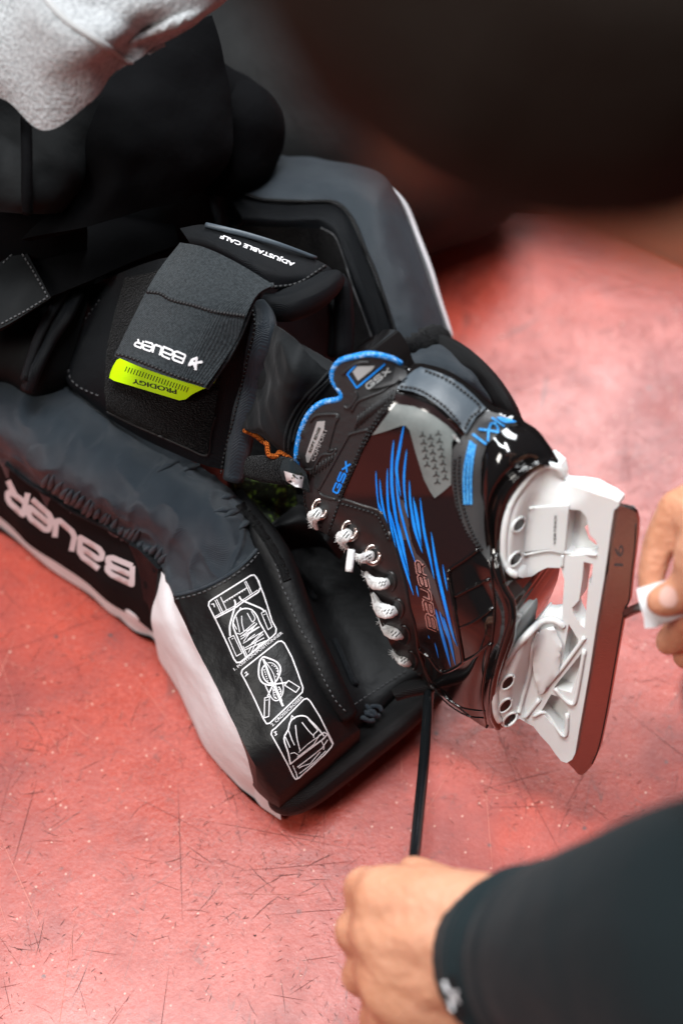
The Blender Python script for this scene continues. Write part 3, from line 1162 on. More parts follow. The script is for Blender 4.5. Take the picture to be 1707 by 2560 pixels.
drape_tube('roll_seam', zC([(330, 236), (480, 285), (560, 295), (700, 301), (832, 301), (886, 322), (932, 372), (968, 440), (1006, 540), (1056, 655), (1096, 775), (1136, 895), (1164, 985)]), [inner, rim2], .0002, .0016, 'piping', pad)
drape_tube('strip_edge', zC([(790, 432), (845, 462), (872, 505), (905, 600), (940, 710), (985, 830), (1035, 965)]), [vel1, rim2], .0006, .0007, 'stitch', pad)
edge = patch('white_edge', [
    [(968, 452, .222), (1008, 508, .212), (1040, 590, .20), (1070, 668, .19), (1094, 745, .18), (1116, 810, .165), (1128, 838, .155), (1120, 852, .15)],
    [(975, 457, .21), (1018, 508, .20), (1050, 590, .19), (1080, 668, .18), (1103, 745, .17), (1124, 810, .155), (1132, 842, .145), (1124, 856, .14)],
], 'white_face', pad, sub=8, base=.10)
bend = patch('ankle_padding', [
    [(960, 900, .20), (1040, 866, .205), (1105, 852, .20), (1150, 880, .19)],
    [(1000, 960, .20), (1080, 910, .215), (1140, 900, .21), (1200, 945, .19)],
    [(1060, 1020, .19), (1130, 970, .20), (1190, 965, .20), (1235, 1010, .18)],
    [(1120, 1080, .17), (1180, 1050, .17), (1230, 1040, .17), (1275, 1060, .16)],
], 'nylon', pad, sub=9, base=.05, disp=.003, dscale=30)
tube('ankle_binding', [PZ(*p) for p in [(1075, 848, .20), (1120, 868, .20), (1170, 905, .20), (1220, 955, .19), (1255, 1005, .18), (1278, 1045, .17), (1290, 1085, .16)]],
     [.006, .008, .009, .009, .009, .008, .007], 'piping', pad, n=10, sub=6)
tube('gathered_edge', [PZ(*p) for p in [(985, 872, .20), (1015, 872, .205), (1045, 862, .205), (1080, 845, .20), (1108, 840, .19)]], [.006, .008, .009, .010, .007], 'velcro', pad, n=8, sub=5,
     disp=lambda t, a: .25 * math.sin(40 * t) * math.sin(3 * a))

# calf wrap
cx_ = [
    [(215, 720, .225), (330, 670, .265), (450, 640, .30), (560, 650, .31), (640, 730, .30)],
    [(190, 790, .215), (310, 770, .255), (430, 770, .285), (550, 780, .298), (656, 800, .285)],
    [(168, 870, .205), (290, 880, .24), (410, 890, .262), (530, 905, .272), (645, 920, .255)],
    [(165, 950, .195), (280, 990, .215), (390, 1020, .228), (500, 1040, .228), (620, 1030, .22)],
    [(205, 990, .185), (300, 1060, .188), (400, 1118, .188), (500, 1160, .188), (590, 1180, .182)],
]
wrap = patch('calf_wrap', cx_, 'nylon_dark', pad, sub=9, thick=.010, disp=.0015, dscale=18)
vel2 = drape('loop_panel', [zB([(700, 210), (860, 180), (1010, 100), (1300, 400), (1250, 700), (1195, 1000), (1160, 1200), (900, 1100), (600, 960), (585, 850), (600, 600), (640, 420)])], wrap, .0035, 'velcro', pad, step=16)
drape_tube('panel_edge', zB([(1205, 990), (1180, 1090), (1160, 1205), (1050, 1165), (900, 1100), (740, 1030), (600, 960)]), [vel2, wrap], .0005, .0012, 'stitch_dark', pad)
stitches('edge_stitching', zB([(560, 335), (470, 460), (410, 600), (385, 740), (440, 820), (570, 880)]), wrap, .0006, 'stitch', pad, 7, 7, .0006)
bind = tube('wrap_binding', [PZ(*p) for p in [(645, 755, .296), (657, 790, .292), (658, 830, .285), (648, 880, .272), (632, 960, .245), (615, 1030, .226), (600, 1110, .205), (583, 1200, .18)]],
            [.005, .0085, .010, .010, .010, .010, .0095, .008], 'nylon', pad, n=12, sub=7, flat=.7)
stitches('binding_stitching', [(632, 775), (636, 820), (620, 890), (600, 980), (580, 1060), (560, 1140), (552, 1190)], [wrap, vel2, bind], .0015, 'stitch_dark', pad, 7, 4, .0009)
# upper flap with the small printed words
flap = patch('adjustment_flap', [
    [(450, 570, .315), (520, 562, .32), (620, 590, .315), (730, 625, .30), (812, 660, .285), (845, 688, .275)],
    [(470, 600, .315), (540, 610, .322), (630, 650, .318), (710, 680, .305), (780, 690, .292), (835, 705, .278)],
    [(490, 640, .305), (560, 660, .31), (640, 700, .308), (690, 722, .30), (750, 722, .29), (822, 716, .276)],
], 'nylon_dark', pad, sub=9, thick=.006)
tube('flap_roll', [PZ(*p) for p in [(655, 752, .29), (690, 765, .288), (730, 758, .286), (775, 740, .283), (815, 715, .28), (842, 695, .276)]], [.006, .011, .013, .013, .011, .007],
     'nylon_dark', pad, n=12, sub=6)
tube('flap_binding', [PZ(*p) for p in [(845, 690, .27), (856, 720, .262), (860, 770, .25), (862, 830, .235), (858, 890, .22), (852, 905, .21)]], [.005, .007, .0075, .0075, .007, .005],
     'nylon_dark', pad, n=10, sub=6, flat=.7)
tube('flap_binding', [PZ(*p) for p in [(828, 730, .25), (834, 770, .243), (835, 830, .228), (828, 890, .212)]], [.004, .005, .005, .004], 'nylon_dark', pad, n=8, sub=6)
tube('flap_edge', [PZ(*p) for p in [(515, 562, .3225), (560, 573, .3225), (620, 588, .318), (700, 612, .31), (790, 645, .292)]], [.002, .0022, .0022, .0018, .0015], 'strapgrey', pad, n=8, sub=6)
stitches('flap_stitching', zC([(560, 720), (640, 712), (700, 690), (760, 650), (810, 615)]), flap, .0008, 'stitch_dark', pad, 8, 4, .0012)
drape_text('printed_words', [fit_text('ADJUSTABLE CALF', pt(zC, 662, 603), pt(zC, 300, 462), 9.5, .03)], flap, .0012, 'print_white', pad)
# elastic strap
strap = patch('elastic_strap', [
    [(451, 606, .318), (510, 618, .325), (590, 655, .325), (684, 712, .318)],
    [(408, 660, .312), (480, 675, .322), (560, 700, .325), (645, 735, .320)],
    [(376, 710, .308), (450, 735, .318), (530, 758, .322), (617, 785, .315)],
    [(330, 800, .295), (410, 822, .305), (490, 845, .308), (587, 860, .298)],
    [(286, 890, .278), (355, 918, .288), (430, 945, .290), (513, 970, .282)],
], 'elastic', pad, sub=9, thick=.0028)
tube('strap_fold', [PZ(*p) for p in [(684, 714, .317), (664, 716, .316), (645, 730, .314), (632, 752, .312), (622, 780, .309), (600, 835, .30), (575, 885, .291), (545, 930, .282), (516, 970, .277)]],
     .0021, 'elastic', pad, n=8, sub=5)
stitches('strap_stitching', zB([(825, 290), (900, 300), (960, 335), (1080, 365), (1200, 400), (1370, 425)]), strap, .0006, 'stitch_dark', pad, 6, 2, .0013)
stitches('strap_stitching', zB([(655, 640), (720, 655), (860, 710), (1000, 765), (1155, 812)]), strap, .0006, 'stitch_dark', pad, 7, 3, .0011)
tagm = drape('lime_tag', [zB([(655, 672), (635, 705), (620, 740), (613, 772), (640, 788), (820, 842), (1005, 898), (1040, 892), (1080, 862), (1135, 835), (1165, 826), (1200, 800), (1235, 745), (1238, 716), (1180, 760), (1000, 700), (800, 600)])],
             [vel2, wrap], .013, 'lime', pad, step=12, thick=.003)
hv = []
for i in range(23):
    x = 712 + i * 15.6
    y = 708 + i * 5.3
    hv += stroke(zB([(x, y), (x - 12, y + 28)]), 1.5)
drape('tag_hatching', hv, tagm, .0006, 'black_print', pad, grid=False, step=20)
drape_text('tag_lettering', [fit_text('PRODIGY', pt(zB, 988, 838), pt(zB, 742, 776), 11, .02, -.25)], tagm, .0006, 'black_print', pad)
sl = quadlogo([[zB([p])[0] for p in q] for q in [
    ((1040, 645), (982, 620), (1022, 690), (965, 668)), ((974, 622), (918, 598), (955, 668), (903, 646)), ((908, 600), (868, 585), (895, 645), (855, 630)),
    ((860, 582), (812, 568), (846, 624), (800, 608)), ((805, 565), (775, 555), (790, 605), (752, 590))]], 4.3)
sl += stroke(zB([(1135, 682), (1085, 690), (1060, 700), (1075, 672), (1102, 660), (1095, 728)]), 6)
sl += stroke(zB([(1075, 672), (1100, 728)]), 5)
drape('strap_lettering', sl, strap, .0008, 'print_white', pad, step=10, grid=False)
# dark strap crossing at the left
s2 = patch('knee_strap', [
    [(-120, 680, .27), (0, 655, .28), (54, 606, .285)],
    [(-120, 760, .27), (30, 730, .28), (90, 672, .285)],
    [(-120, 860, .255), (0, 822, .27), (128, 744, .275)],
], 'pants_grey', pad, sub=6, thick=.004)
patch('knee_strap', [
    [(50, 604, .278), (130, 570, .27), (240, 520, .25), (400, 470, .23)],
    [(90, 672, .278), (180, 640, .275), (290, 590, .26), (430, 540, .23)],
    [(128, 742, .268), (230, 700, .265), (330, 655, .25), (450, 610, .23)],
], 'pants', pad, sub=6, thick=.004)
stitches('strap_stitching', zB([(20, 130), (105, 45), (180, 160), (270, 320), (150, 395), (0, 475)]), s2, .0006, 'stitch', pad, 7, 5, .0008, sub=1)
kw = patch('knee_wing', [
    [(-120, 780, .23), (40, 800, .235), (150, 740, .24), (240, 700, .24)],
    [(-120, 850, .22), (40, 860, .225), (140, 830, .23), (215, 780, .23)],
    [(-120, 930, .20), (20, 930, .205), (90, 950, .21), (170, 930, .20)],
    [(-120, 1000, .18), (0, 960, .18), (80, 1000, .18), (150, 1000, .17)],
], 'pants_grey', pad, sub=7, thick=.01)
tube('knee_wing_piping', [PZ(*p) for p in [(195, 730, .25), (165, 790, .245), (125, 850, .235), (90, 920, .225), (70, 975, .21)]], .006, 'nylon_dark', pad, n=8, sub=6)
tube('knee_wing_piping', [PZ(*p) for p in [(170, 720, .255), (130, 780, .25), (95, 850, .24), (62, 950, .22)]], .004, 'nylon_dark', pad, n=8, sub=6)


# ================================================================== ICE SKATE (its own frame: X heel->toe, Y side towards the camera, Z sole->ankle)
Bt, At = R_(34), R_(24)
Xl = ((RT * -.23 - U * .97).normalized() * math.cos(Bt) - W * math.sin(Bt)).normalized()
Zl = ((RT * -.97 + U * .23).normalized() * math.cos(At) - W * math.sin(At))
Zl = (Zl - Xl * Zl.dot(Xl)).normalized()
Yl = Zl.cross(Xl)
if Yl.dot(W) < 0:
    Yl = -Yl
SO = PD(1150, 1400, .995)      # a point on the near side plane y = .02
SO = SO - Yl * .02


def S(px, py, y):
    r = ray(px, py)
    t = ((SO + Yl * y) - CAM).dot(Yl) / r.dot(Yl)
    return CAM + r * t


def mir(v):
    d = (v - SO).dot(Yl)
    return v - Yl * (2 * d)


def segd(px, py, L):
    best = 1e9
    for a, b in zip(L, L[1:]):
        dx, dy = b[0] - a[0], b[1] - a[1]
        t = max(0, min(1, ((px - a[0]) * dx + (py - a[1]) * dy) / (dx * dx + dy * dy + 1e-9)))
        d = math.hypot(px - a[0] - dx * t, py - a[1] - dy * t)
        best = min(best, d)
    return best


def relief(name, outer, holes, h, m, parent, step=12, sharp=R_(40), label=None, both=None, far=None, smooth_h=5):
    p2, tris = fill2d([outer], holes, step)
    hh = [h(*p) for p in p2]
    nb = [set() for _ in p2]
    for f in tris:
        for a, b in zip(f, f[1:] + f[:1]):
            nb[a].add(b)
            nb[b].add(a)
    fixed = {k for e in boundary(tris) for k in e}
    for _ in range(smooth_h):
        hh = [hh[i] if i in fixed or not nb[i] else .4 * hh[i] + .6 * sum(hh[j] for j in nb[i]) / len(nb[i]) for i in range(len(hh))]
    fr = [S(p[0], p[1], q) for p, q in zip(p2, hh)]
    if far:
        bk = [v - Yl * (q + q * far(*p)) for v, p, q in zip(fr, p2, hh)]
    else:
        bk = [mir(v) for v in fr]
    if both is not None:
        bk = [S(p[0], p[1], both) for p in p2]
    V, Fc = close_sheet(fr, bk, tris)
    return build(name, V, Fc, m, parent, sharp=sharp, label=label)


skate = empty('ice_skate', PZ(1290, 1800, 0), 'black goalie ice skate with blue streaks, white lace and white blade holder', 'ice skate')
rim_l = zD([(190, 1090), (130, 930), (160, 740), (230, 590), (330, 500), (460, 470), (485, 425), (425, 340), (412, 255), (470, 170), (600, 130), (720, 115), (870, 150), (950, 190), (1010, 212)])
rim_s = smooth2(rim_l, 4)
back_l = [(1022, 918), (1054, 921), (1115, 941), (1178, 986), (1216, 1022), (1247, 1035), (1286, 1052), (1332, 1077), (1367, 1120), (1386, 1152), (1400, 1172)]
back_s = smooth2(back_l, 4)
sole_l = [(1400, 1176), (1370, 1150), (1330, 1160), (1296, 1200), (1268, 1255), (1252, 1320), (1246, 1390), (1252, 1440), (1272, 1480), (1288, 1530), (1285, 1590), (1268, 1640), (1250, 1690), (1239, 1740), (1240, 1780), (1256, 1819)]
sole_s = smooth2(sole_l, 4)
toe_l = [(1256, 1819), (1219, 1821), (1193, 1808), (1149, 1776), (1123, 1757), (1098, 1728), (1072, 1709), (1024, 1668)]
toe_s = smooth2(toe_l, 4)
front_l = [(1024, 1668), (1002, 1650), (983, 1622), (951, 1556), (929, 1492), (910, 1441), (880, 1395), (845, 1362), (818, 1338), (792, 1322), (767, 1280), (756, 1240), (761, 1198)]
front_s = smooth2(front_l, 3)
outl = rim_s[:-1] + back_s[:-1] + sole_s[:-1] + toe_s[:-1] + front_s[:-1]
HEEL = (1300, 1120)


def fr_(t, b):
    t = min(1, max(0, t))
    return b + (1 - b) * math.sin(t * math.pi / 2) ** .9


def boot_h(px, py):
    ax = (py - 1000) / 800          # 0 ankle/heel .. 1 toe
    H = .034 + .010 * max(0, min(1, (ax - .3) / .4)) - .004 * max(0, min(1, (ax - .8) / .2))
    db = segd(px, py, back_s)
    dt = segd(px, py, toe_s)
    df = segd(px, py, front_s)
    ds = segd(px, py, sole_s)
    h = H * fr_(db / 165, .22) * fr_(dt / 190, .14) * fr_(df / 70, .62)
    # hollow between boot and outsole, then the welt
    wlt = math.exp(-((ds - 18) / 13) ** 2) * .0030 - math.exp(-((ds - 48) / 17) ** 2) * .0024
    k = max(0, min(1, (px - 1050) / 100))
    h += wlt * k * max(0, min(1, (py - 1400) / 60))
    h -= .006 * max(0, min(1, (px - 1190) / 40)) * max(0, min(1, (1420 - py) / 60)) * max(0, min(1, (py - 1050) / 20))
    return max(h, .004)


def boot_far(px, py):
    return min(1, .1 + segd(px, py, back_s) / 240) * min(1, .3 + segd(px, py, toe_s) / 200)


boot = relief('boot', outl, [], boot_h, 'gloss', skate, step=6, sharp=R_(42), far=boot_far)


def patchS(name, grid, m, parent, sub=8, thick=.003):
    G = []
    for row in grid:
        G.append([(p[0], p[1], (S(*p) - CAM).length / ray(p[0], p[1]).length) for p in row])
    return patch(name, G, m, parent, sub=sub, thick=thick, mode='d', sharp=R_(70))


cap = patchS('heel_cap', [
    [(1288, 1056, .003), (1333, 1080, .003), (1364, 1116, .003), (1381, 1142, .003), (1390, 1156, .004), (1397, 1171, .004)],
    [(1262, 1072, .015), (1292, 1101, .019), (1318, 1131, .020), (1336, 1154, .0165), (1347, 1158, .0195), (1358, 1164, .018)],
    [(1232, 1097, .024), (1253, 1129, .029), (1272, 1160, .0305), (1288, 1182, .0265), (1298, 1188, .0295), (1309, 1194, .028)],
    [(1211, 1142, .029), (1223, 1176, .034), (1237, 1206, .0355), (1250, 1226, .0310), (1260, 1235, .0345), (1271, 1246, .033)],
    [(1201, 1200, .031), (1209, 1235, .036), (1218, 1262, .0370), (1230, 1282, .0320), (1241, 1292, .0355), (1253, 1306, .034)],
    [(1212, 1290, .033), (1216, 1312, .036), (1221, 1335, .0370), (1229, 1350, .0325), (1237, 1360, .0355), (1246, 1371, .034)],
    [(1226, 1400, .033), (1228, 1402, .035), (1232, 1405, .0360), (1237, 1408, .0340), (1243, 1411, .0350), (1249, 1415, .034)],
], 'gloss', skate, sub=9)
T = [boot]
# matte collar
collar = drape('collar', [rim_s + zD([(960, 230), (985, 300), (930, 330), (905, 400), (880, 480), (790, 600), (700, 740), (640, 860), (590, 980), (530, 1110), (470, 1250), (430, 1390), (370, 1530), (290, 1480), (215, 1400), (182, 1250)])],
               T, .0022, 'rubber', skate, step=10)
fac = drape('lace_facing', [zD([(452, 1272), (500, 1257), (640, 1300), (770, 1345), (800, 1400), (840, 1480), (868, 1568)]) +
                            zH([(220, 225), (260, 350), (300, 480), (350, 680), (380, 850), (420, 985), (450, 1160), (490, 1290), (540, 1440), (388, 1312), (262, 1185), (160, 965), (92, 760), (32, 600), (-20, 480)]) +
                            zD([(430, 1560), (372, 1532), (425, 1400)])], T, .0022, 'facing', skate, step=11)
side = drape('quarter_panel', [zD([(905, 420), (1000, 440), (1200, 520), (1400, 700), (1345, 760), (1370, 1000), (1420, 1290)]) + zH([(745, 20), (860, 280), (925, 385), (700, 540), (688, 600), (735, 850), (800, 1245), (780, 1290), (650, 1345), (600, 1310), (540, 1230), (450, 1165)]) +
                               zH([(420, 980), (380, 850), (350, 680), (300, 480), (260, 350), (220, 225)]) + zD([(840, 1470), (775, 1335), (650, 1290), (505, 1245), (560, 1090), (640, 900), (720, 745)])],
             T, .0011, 'side', skate, step=11)
star = drape('grey_panel', [zD([(905, 500), (960, 508), (1050, 520), (1200, 590), (1310, 670), (1385, 745), (1345, 800), (1338, 1135), (1270, 1195), (1210, 1240), (1175, 1190), (1125, 1090), (1060, 880), (1015, 710), (985, 672), (950, 672), (830, 715), (718, 748)])],
             [side, boot], .0014, 'grey_tpu', skate, step=12)
chev = []
random.seed(5)
for i in range(7):
    for j in range(3):
        cx = 1115 + j * 62 + i * 9
        cy = 745 + i * 58 + (j % 2) * 26 - j * 6
        if i > 4 and j == 0:
            continue
        s = 26
        cxp = (cx, cy)
        for a in (-90, 30, 150):
            e = (cx + s * math.cos(R_(a)), cy + s * math.sin(R_(a)))
            chev += stroke(zD([cxp, e]), 3.4)
drape('panel_pattern', chev, star, .0005, 'grey_dark', skate, grid=False, step=20)
# blue streaks
stk = []


def streak(z, pts, wmax, t0=.0, wtail=.0):
    P_ = smooth2(z(pts), 6)
    n = len(P_)
    L, Rr = [], []
    for i, p in enumerate(P_):
        a = P_[max(i - 1, 0)]
        b = P_[min(i + 1, n - 1)]
        d = math.hypot(b[0] - a[0], b[1] - a[1]) or 1
        nx, ny = -(b[1] - a[1]) / d, (b[0] - a[0]) / d
        t = i / (n - 1)
        wd = wmax * (math.sin(math.pi * min(1, max(0, t)) ** .8) ** .8 * .5 + .04) * .58
        L.append((p[0] + nx * wd, p[1] + ny * wd))
        Rr.append((p[0] - nx * wd, p[1] - ny * wd))
    stk.append(L + Rr[::-1])


sD = lambda pts, wd: streak(zD, pts, wd)
sH = lambda pts, wd: streak(zH, pts, wd)
sD([(750, 1025), (758, 1180), (775, 1345)], 6)
sD([(781, 1090), (795, 1250), (830, 1420), (875, 1568)], 8)
sD([(840, 1008), (840, 1180), (852, 1350), (890, 1568), (930, 1750)], 9)
sD([(890, 785), (876, 950), (876, 1150), (905, 1380), (950, 1600), (1000, 1790)], 12)
sD([(970, 665), (935, 850), (912, 1000), (925, 1120), (945, 1225)], 12)
sD([(905, 1080), (935, 1300), (1000, 1560), (1060, 1750)], 9)
sD([(992, 855), (972, 1040), (975, 1200), (1002, 1395)], 9)
sD([(1012, 1100), (1022, 1290), (1060, 1480), (1100, 1640)], 9)
sD([(1043, 1230), (1070, 1420), (1110, 1620)], 7)
sD([(1096, 1235), (1118, 1420), (1150, 1600), (1190, 1760)], 7)
sH([(135, 0), (190, 160), (250, 320)], 8)
sH([(165, 20), (250, 330), (310, 520), (355, 690)], 8)
sH([(225, 60), (300, 350), (360, 560), (418, 745)], 11)
sH([(260, 80), (320, 280), (385, 600)], 8)
sH([(350, 20), (362, 80), (378, 135)], 6)
sH([(395, 60), (430, 240), (488, 415)], 11)
sH([(420, 0), (450, 150), (478, 310)], 9)
sH([(470, 0), (500, 240), (545, 450), (580, 620)], 10)
sH([(555, 250), (600, 530), (660, 800), (720, 1040), (760, 1150)], 12)
sH([(600, 500), (650, 760), (700, 950)], 9)
sH([(645, 505), (665, 620), (682, 715)], 5)
sH([(590, 855), (640, 1050), (680, 1200), (708, 1312)], 12)
sH([(650, 915), (700, 1100), (745, 1295)], 11)
sH([(620, 870), (660, 1000), (700, 1120)], 8)
sH([(583, 1120), (600, 1180), (613, 1242)], 4)
sH([(440, 670), (448, 720), (458, 762)], 4)
sH([(533, 1062), (538, 1078), (543, 1090)], 3)
drape('dull_streaks', [zD([(900, 1120), (945, 1250), (990, 1390), (1030, 1568), (960, 1568), (925, 1350)]), zH([(285, 5), (340, 0), (385, 200), (375, 260), (440, 420), (500, 480), (585, 630), (640, 830), (670, 925), (620, 880), (570, 740), (530, 700), (470, 560), (400, 400), (330, 180)])],
      [side, boot], .0004, 'streak', skate, step=14)
drape('blue_streaks', stk, [side, boot], .0008, 'blue', skate, step=8)


def letterpts(corn, wd, word='BaUeR'):
    return quadlogo([[p for p in q] for q in corn], wd, word)


hl = []
A0 = (600, 1040)
# each letter quad: bottom-left, bottom-right, top-left, top-right ; reading upwards
yy = [(600, 1030), (577, 905), (556, 800), (538, 700), (517, 605), (500, 490)]
for i in range(5):
    b0, b1 = yy[i], yy[i + 1]
    k = .16
    bl = (b0[0] + (b1[0] - b0[0]) * .04, b0[1] + (b1[1] - b0[1]) * .04)
    br = (b0[0] + (b1[0] - b0[0]) * (.84), b0[1] + (b1[1] - b0[1]) * (.84))
    hl.append((bl, br, (bl[0] - 66, bl[1] - 30), (br[0] - 66, br[1] - 30)))
hl = [[zH([p])[0] for p in q] for q in hl]
drape('outlined_lettering', quadlogo(hl, 7.4), [side, boot], .0011, 'copper', skate, step=9, grid=False)
drape('lettering_fill', quadlogo(hl, 4.6), [side, boot], .0014, 'side', skate, step=9, grid=False)
# piping and seams on the quarter
for nm, z, pts, r, m_ in [
    ('facing_piping', zD, [(455, 1268), (500, 1252), (640, 1296), (775, 1342), (808, 1400), (845, 1480), (872, 1568)], .0016, 'facing'),
    ('facing_piping', zH, [(165, 95), (222, 225), (262, 350), (303, 480), (353, 680), (385, 850), (424, 982), (448, 1155), (470, 1230), (545, 1440), (580, 1480)], .0014, 'facing'),
    ('panel_piping', zH, [(455, 1165), (500, 1205), (545, 1240), (600, 1315), (650, 1348), (720, 1325), (785, 1288), (803, 1245), (770, 1050), (735, 850), (705, 700), (690, 600), (702, 545), (820, 465), (925, 385)], .0015, 'gloss'),
    ('toe_seam', zH, [(450, 1180), (500, 1310), (590, 1480), (700, 1570), (800, 1630), (900, 1650), (975, 1655)], .0007, 'gloss'),
    ('toe_seam', zH, [(560, 1450), (660, 1575), (760, 1650), (860, 1700), (980, 1710)], .0007, 'gloss'),
    ('toe_seam', zH, [(1010, 450), (1035, 650), (1050, 850), (1030, 1100), (975, 1350), (955, 1550), (975, 1700), (990, 1790)], .0009, 'gloss'),
    ('side_crease', zH, [(735, 760), (850, 700), (1010, 620)], .0013, 'gloss'),
    ('side_crease', zH, [(770, 1010), (900, 950), (1045, 840)], .0013, 'gloss'),
    ('side_crease', zH, [(800, 1270), (900, 1220), (1030, 1120)], .0013, 'gloss'),
]:
    drape_tube(nm, z(pts), [fac, side, collar, boot], .0004, r, m_, skate, n=6)
for z, pts in [(zD, [(905, 420), (860, 500), (700, 740), (590, 980), (470, 1255), (380, 1510)]), (zD, [(880, 420), (835, 500), (680, 735), (570, 980), (448, 1255)]),
               (zD, [(480, 1285), (640, 1330), (750, 1370), (800, 1450), (850, 1568)]), (zD, [(190, 1180), (200, 1300), (260, 1400), (340, 1500)])]:
    stitches('boot_stitching', z(pts), [fac, collar, boot], .0005, 'stitch_dark', skate, 7, 4, .0009)
# collar relief
for pts in ([(490, 270), (530, 230), (610, 180), (700, 175)], [(560, 560), (610, 480), (700, 440), (800, 400), (900, 330)], [(200, 1015), (260, 1010), (290, 960), (330, 900), (415, 890), (440, 850)],
            [(235, 640), (290, 590), (450, 585), (440, 640)], [(450, 585), (380, 850), (415, 860)], [(310, 1200), (345, 1225), (440, 1250)], [(300, 1180), (420, 960), (530, 760), (560, 735), (690, 700)],
            [(590, 400), (600, 450), (540, 530), (500, 520)]):
    drape_tube('collar_ridge', zD(pts), [collar], .0002, .0011, 'rubber', skate, n=6)
for n_, fx in ((13, lambda k: [(590 + k * 23, 700 - k * 19), (615 + k * 23, 590 - k * 17)]), (9, lambda k: [(235 + k * 24, 1090 - k * 18), (243 + k * 24, 1010 - k * 16)])):
    vf = []
    for k in range(n_):
        ps = zD(fx(k))
        ds = hits(ps, [collar])
        vf.append(tube('', [CAM + ray(*p).normalized() * (d - .0003) for p, d in zip(ps, ds)], .0008, 'rubber', n=5, sub=1, build_it=False))
    build('collar_ribs', *merge(vf), 'rubber', skate)
drape('tendon_guard', [zD([(700, 385), (880, 320), (905, 210), (985, 235), (1000, 290), (930, 330), (800, 370)])], [collar, boot], .003, 'heel_matte', skate, step=9)
drape('collar_badge', [zD([(200, 905), (290, 640), (352, 634), (345, 700), (225, 962), (208, 958)])], collar, .0008, 'silver', skate, step=12)
drape('collar_badge', [zD([(568, 250), (605, 208), (742, 204), (720, 235), (610, 320)])], collar, .0012, 'silver', skate, step=12)
drape('badge_outline', stroke(zD([(822, 190), (600, 375), (527, 268), (600, 190), (650, 178)]), 3.6), collar, .0009, 'blue', skate, grid=False)
drape_text('collar_lettering', [fit_text('COMFORT', pt(zD, 268, 955), pt(zD, 372, 700), 9.5, .0)], collar, .0006, 'silver', skate)
drape_text('badge_lettering', [fit_text('SOFT EDGE', pt(zD, 240, 885), pt(zD, 318, 690), 6.5, .02)], collar, .0013, 'black_print', skate)
gsx = [[(1, .8), (.9, 1), (.15, 1), (0, .85), (0, .15), (.15, 0), (1, 0), (1, .45), (.5, .45)]], [[(1, 1), (.15, 1), (0, .85), (0, .65), (.15, .5), (.85, .5), (1, .35), (1, .15), (.85, 0), (0, 0)]], [[(0, 0), (1, 1)], [(0, 1), (1, 0)]]


def gsxp(a, b, h, wd, shear=.0):
    ux, uy, L = dirs(a, b, h)
    p_ = L / 3
    out = []
    for i, ls in enumerate(gsx):
        for l in ls:
            q = []
            for x, y in l:
                t = (i + x * .8) * p_ + y * h * shear
                q.append((a[0] + ux * t + uy * h * y, a[1] + uy * t - ux * h * y))
            out += stroke(q, wd)
    return out


drape('blue_lettering', gsxp(pt(zD, 450, 1205), pt(zD, 560, 955), 14, 4.2, .1), collar, .0007, 'blue', skate, grid=False)
drape('silver_lettering', gsxp(pt(zD, 690, 385), pt(zD, 880, 240), 12, 3.4, .1), collar, .0010, 'silver', skate, grid=False)
# rim piping
rp = resample(rim_s[2:-4], 8, closed=False)
tube('rim_piping', [S(p[0] - 1, p[1] - 1, boot_h(*p) + .0005) for p in rp], .0021, 'rim', skate, n=9, sub=1, disp=lambda t, a: .12 * math.sin(t * 400 + a))
# heel counter, blue embroidery
hc = drape('heel_counter', [zE([(70, 330), (160, 215), (240, 60), (300, 68), (380, 90), (480, 140), (505, 165), (440, 175), (390, 200), (300, 290), (268, 380), (262, 480), (262, 600), (300, 760), (318, 900), (322, 1040), (300, 1030), (240, 950), (175, 850), (100, 690), (62, 480)])],
           T, .0014, 'heel_matte', skate, step=10)
for pts in ([(125, 360), (120, 480), (140, 660), (200, 850), (270, 970)], [(95, 380), (90, 480), (110, 680), (170, 850), (245, 955)]):
    stitches('counter_stitching', zE(pts), [hc, boot], .0005, 'stitch_dark', skate, 6, 4, .001)
emb = []
for dx in (0, 1, 2):
    emb += stroke(smooth2(zE([(196 + dx * 14, 262 + dx * 12), (165 + dx * 20, 400), (152 + dx * 22, 520), (158 + dx * 20, 675)]), 5), 6.4)
emb += stroke(zO([(410, 490), (580, 610)]), 5)
emb += stroke(zO([(160, 705), (340, 840)]), 6)
drape('blue_embroidery', emb, [hc, boot], .0011, 'blue_st', skate, step=9)
drape('heel_mark', [zO([(470, 490), (520, 478), (650, 505), (735, 545), (640, 562), (560, 555)])], [hc, boot], .0012, 'blue_st', skate, step=6)
lg = stroke(zO([(360, 800), (370, 650), (400, 570), (450, 560), (490, 620), (490, 680), (400, 660), (240, 640)]), 5.6)
drape('heel_emblem', lg, [hc, boot], .0014, 'blue_st', skate, step=9)
# ankle strap
stp = drape('ankle_strap', [[(1051, 917), (1085, 927), (1120, 941), (1155, 962), (1182, 986), (1214, 1020), (1190, 1040), (1164, 1084), (1140, 1056), (1112, 1028), (1085, 1006), (1062, 991), (1030, 978), (992, 971), (1005, 950), (1035, 925)]],
            [collar, star, hc, side, boot], .0045, 'strapgrey', skate, step=9, thick=.004)
stitches('strap_seam', [(1062, 926), (1115, 948), (1160, 980), (1200, 1018), (1175, 1045), (1160, 1076)], [stp], .0006, 'stitch_dark', skate, 7, 4, .0009)
stitches('strap_seam', [(1000, 966), (1040, 972), (1075, 990), (1115, 1020), (1155, 1066)], [stp], .0006, 'stitch_dark', skate, 7, 4, .0009)
drape('clear_tip', [zD([(1345, 740), (1375, 745), (1410, 790), (1405, 808), (1360, 775)])], [star, hc, stp, boot], .002, 'silver', skate, step=6)
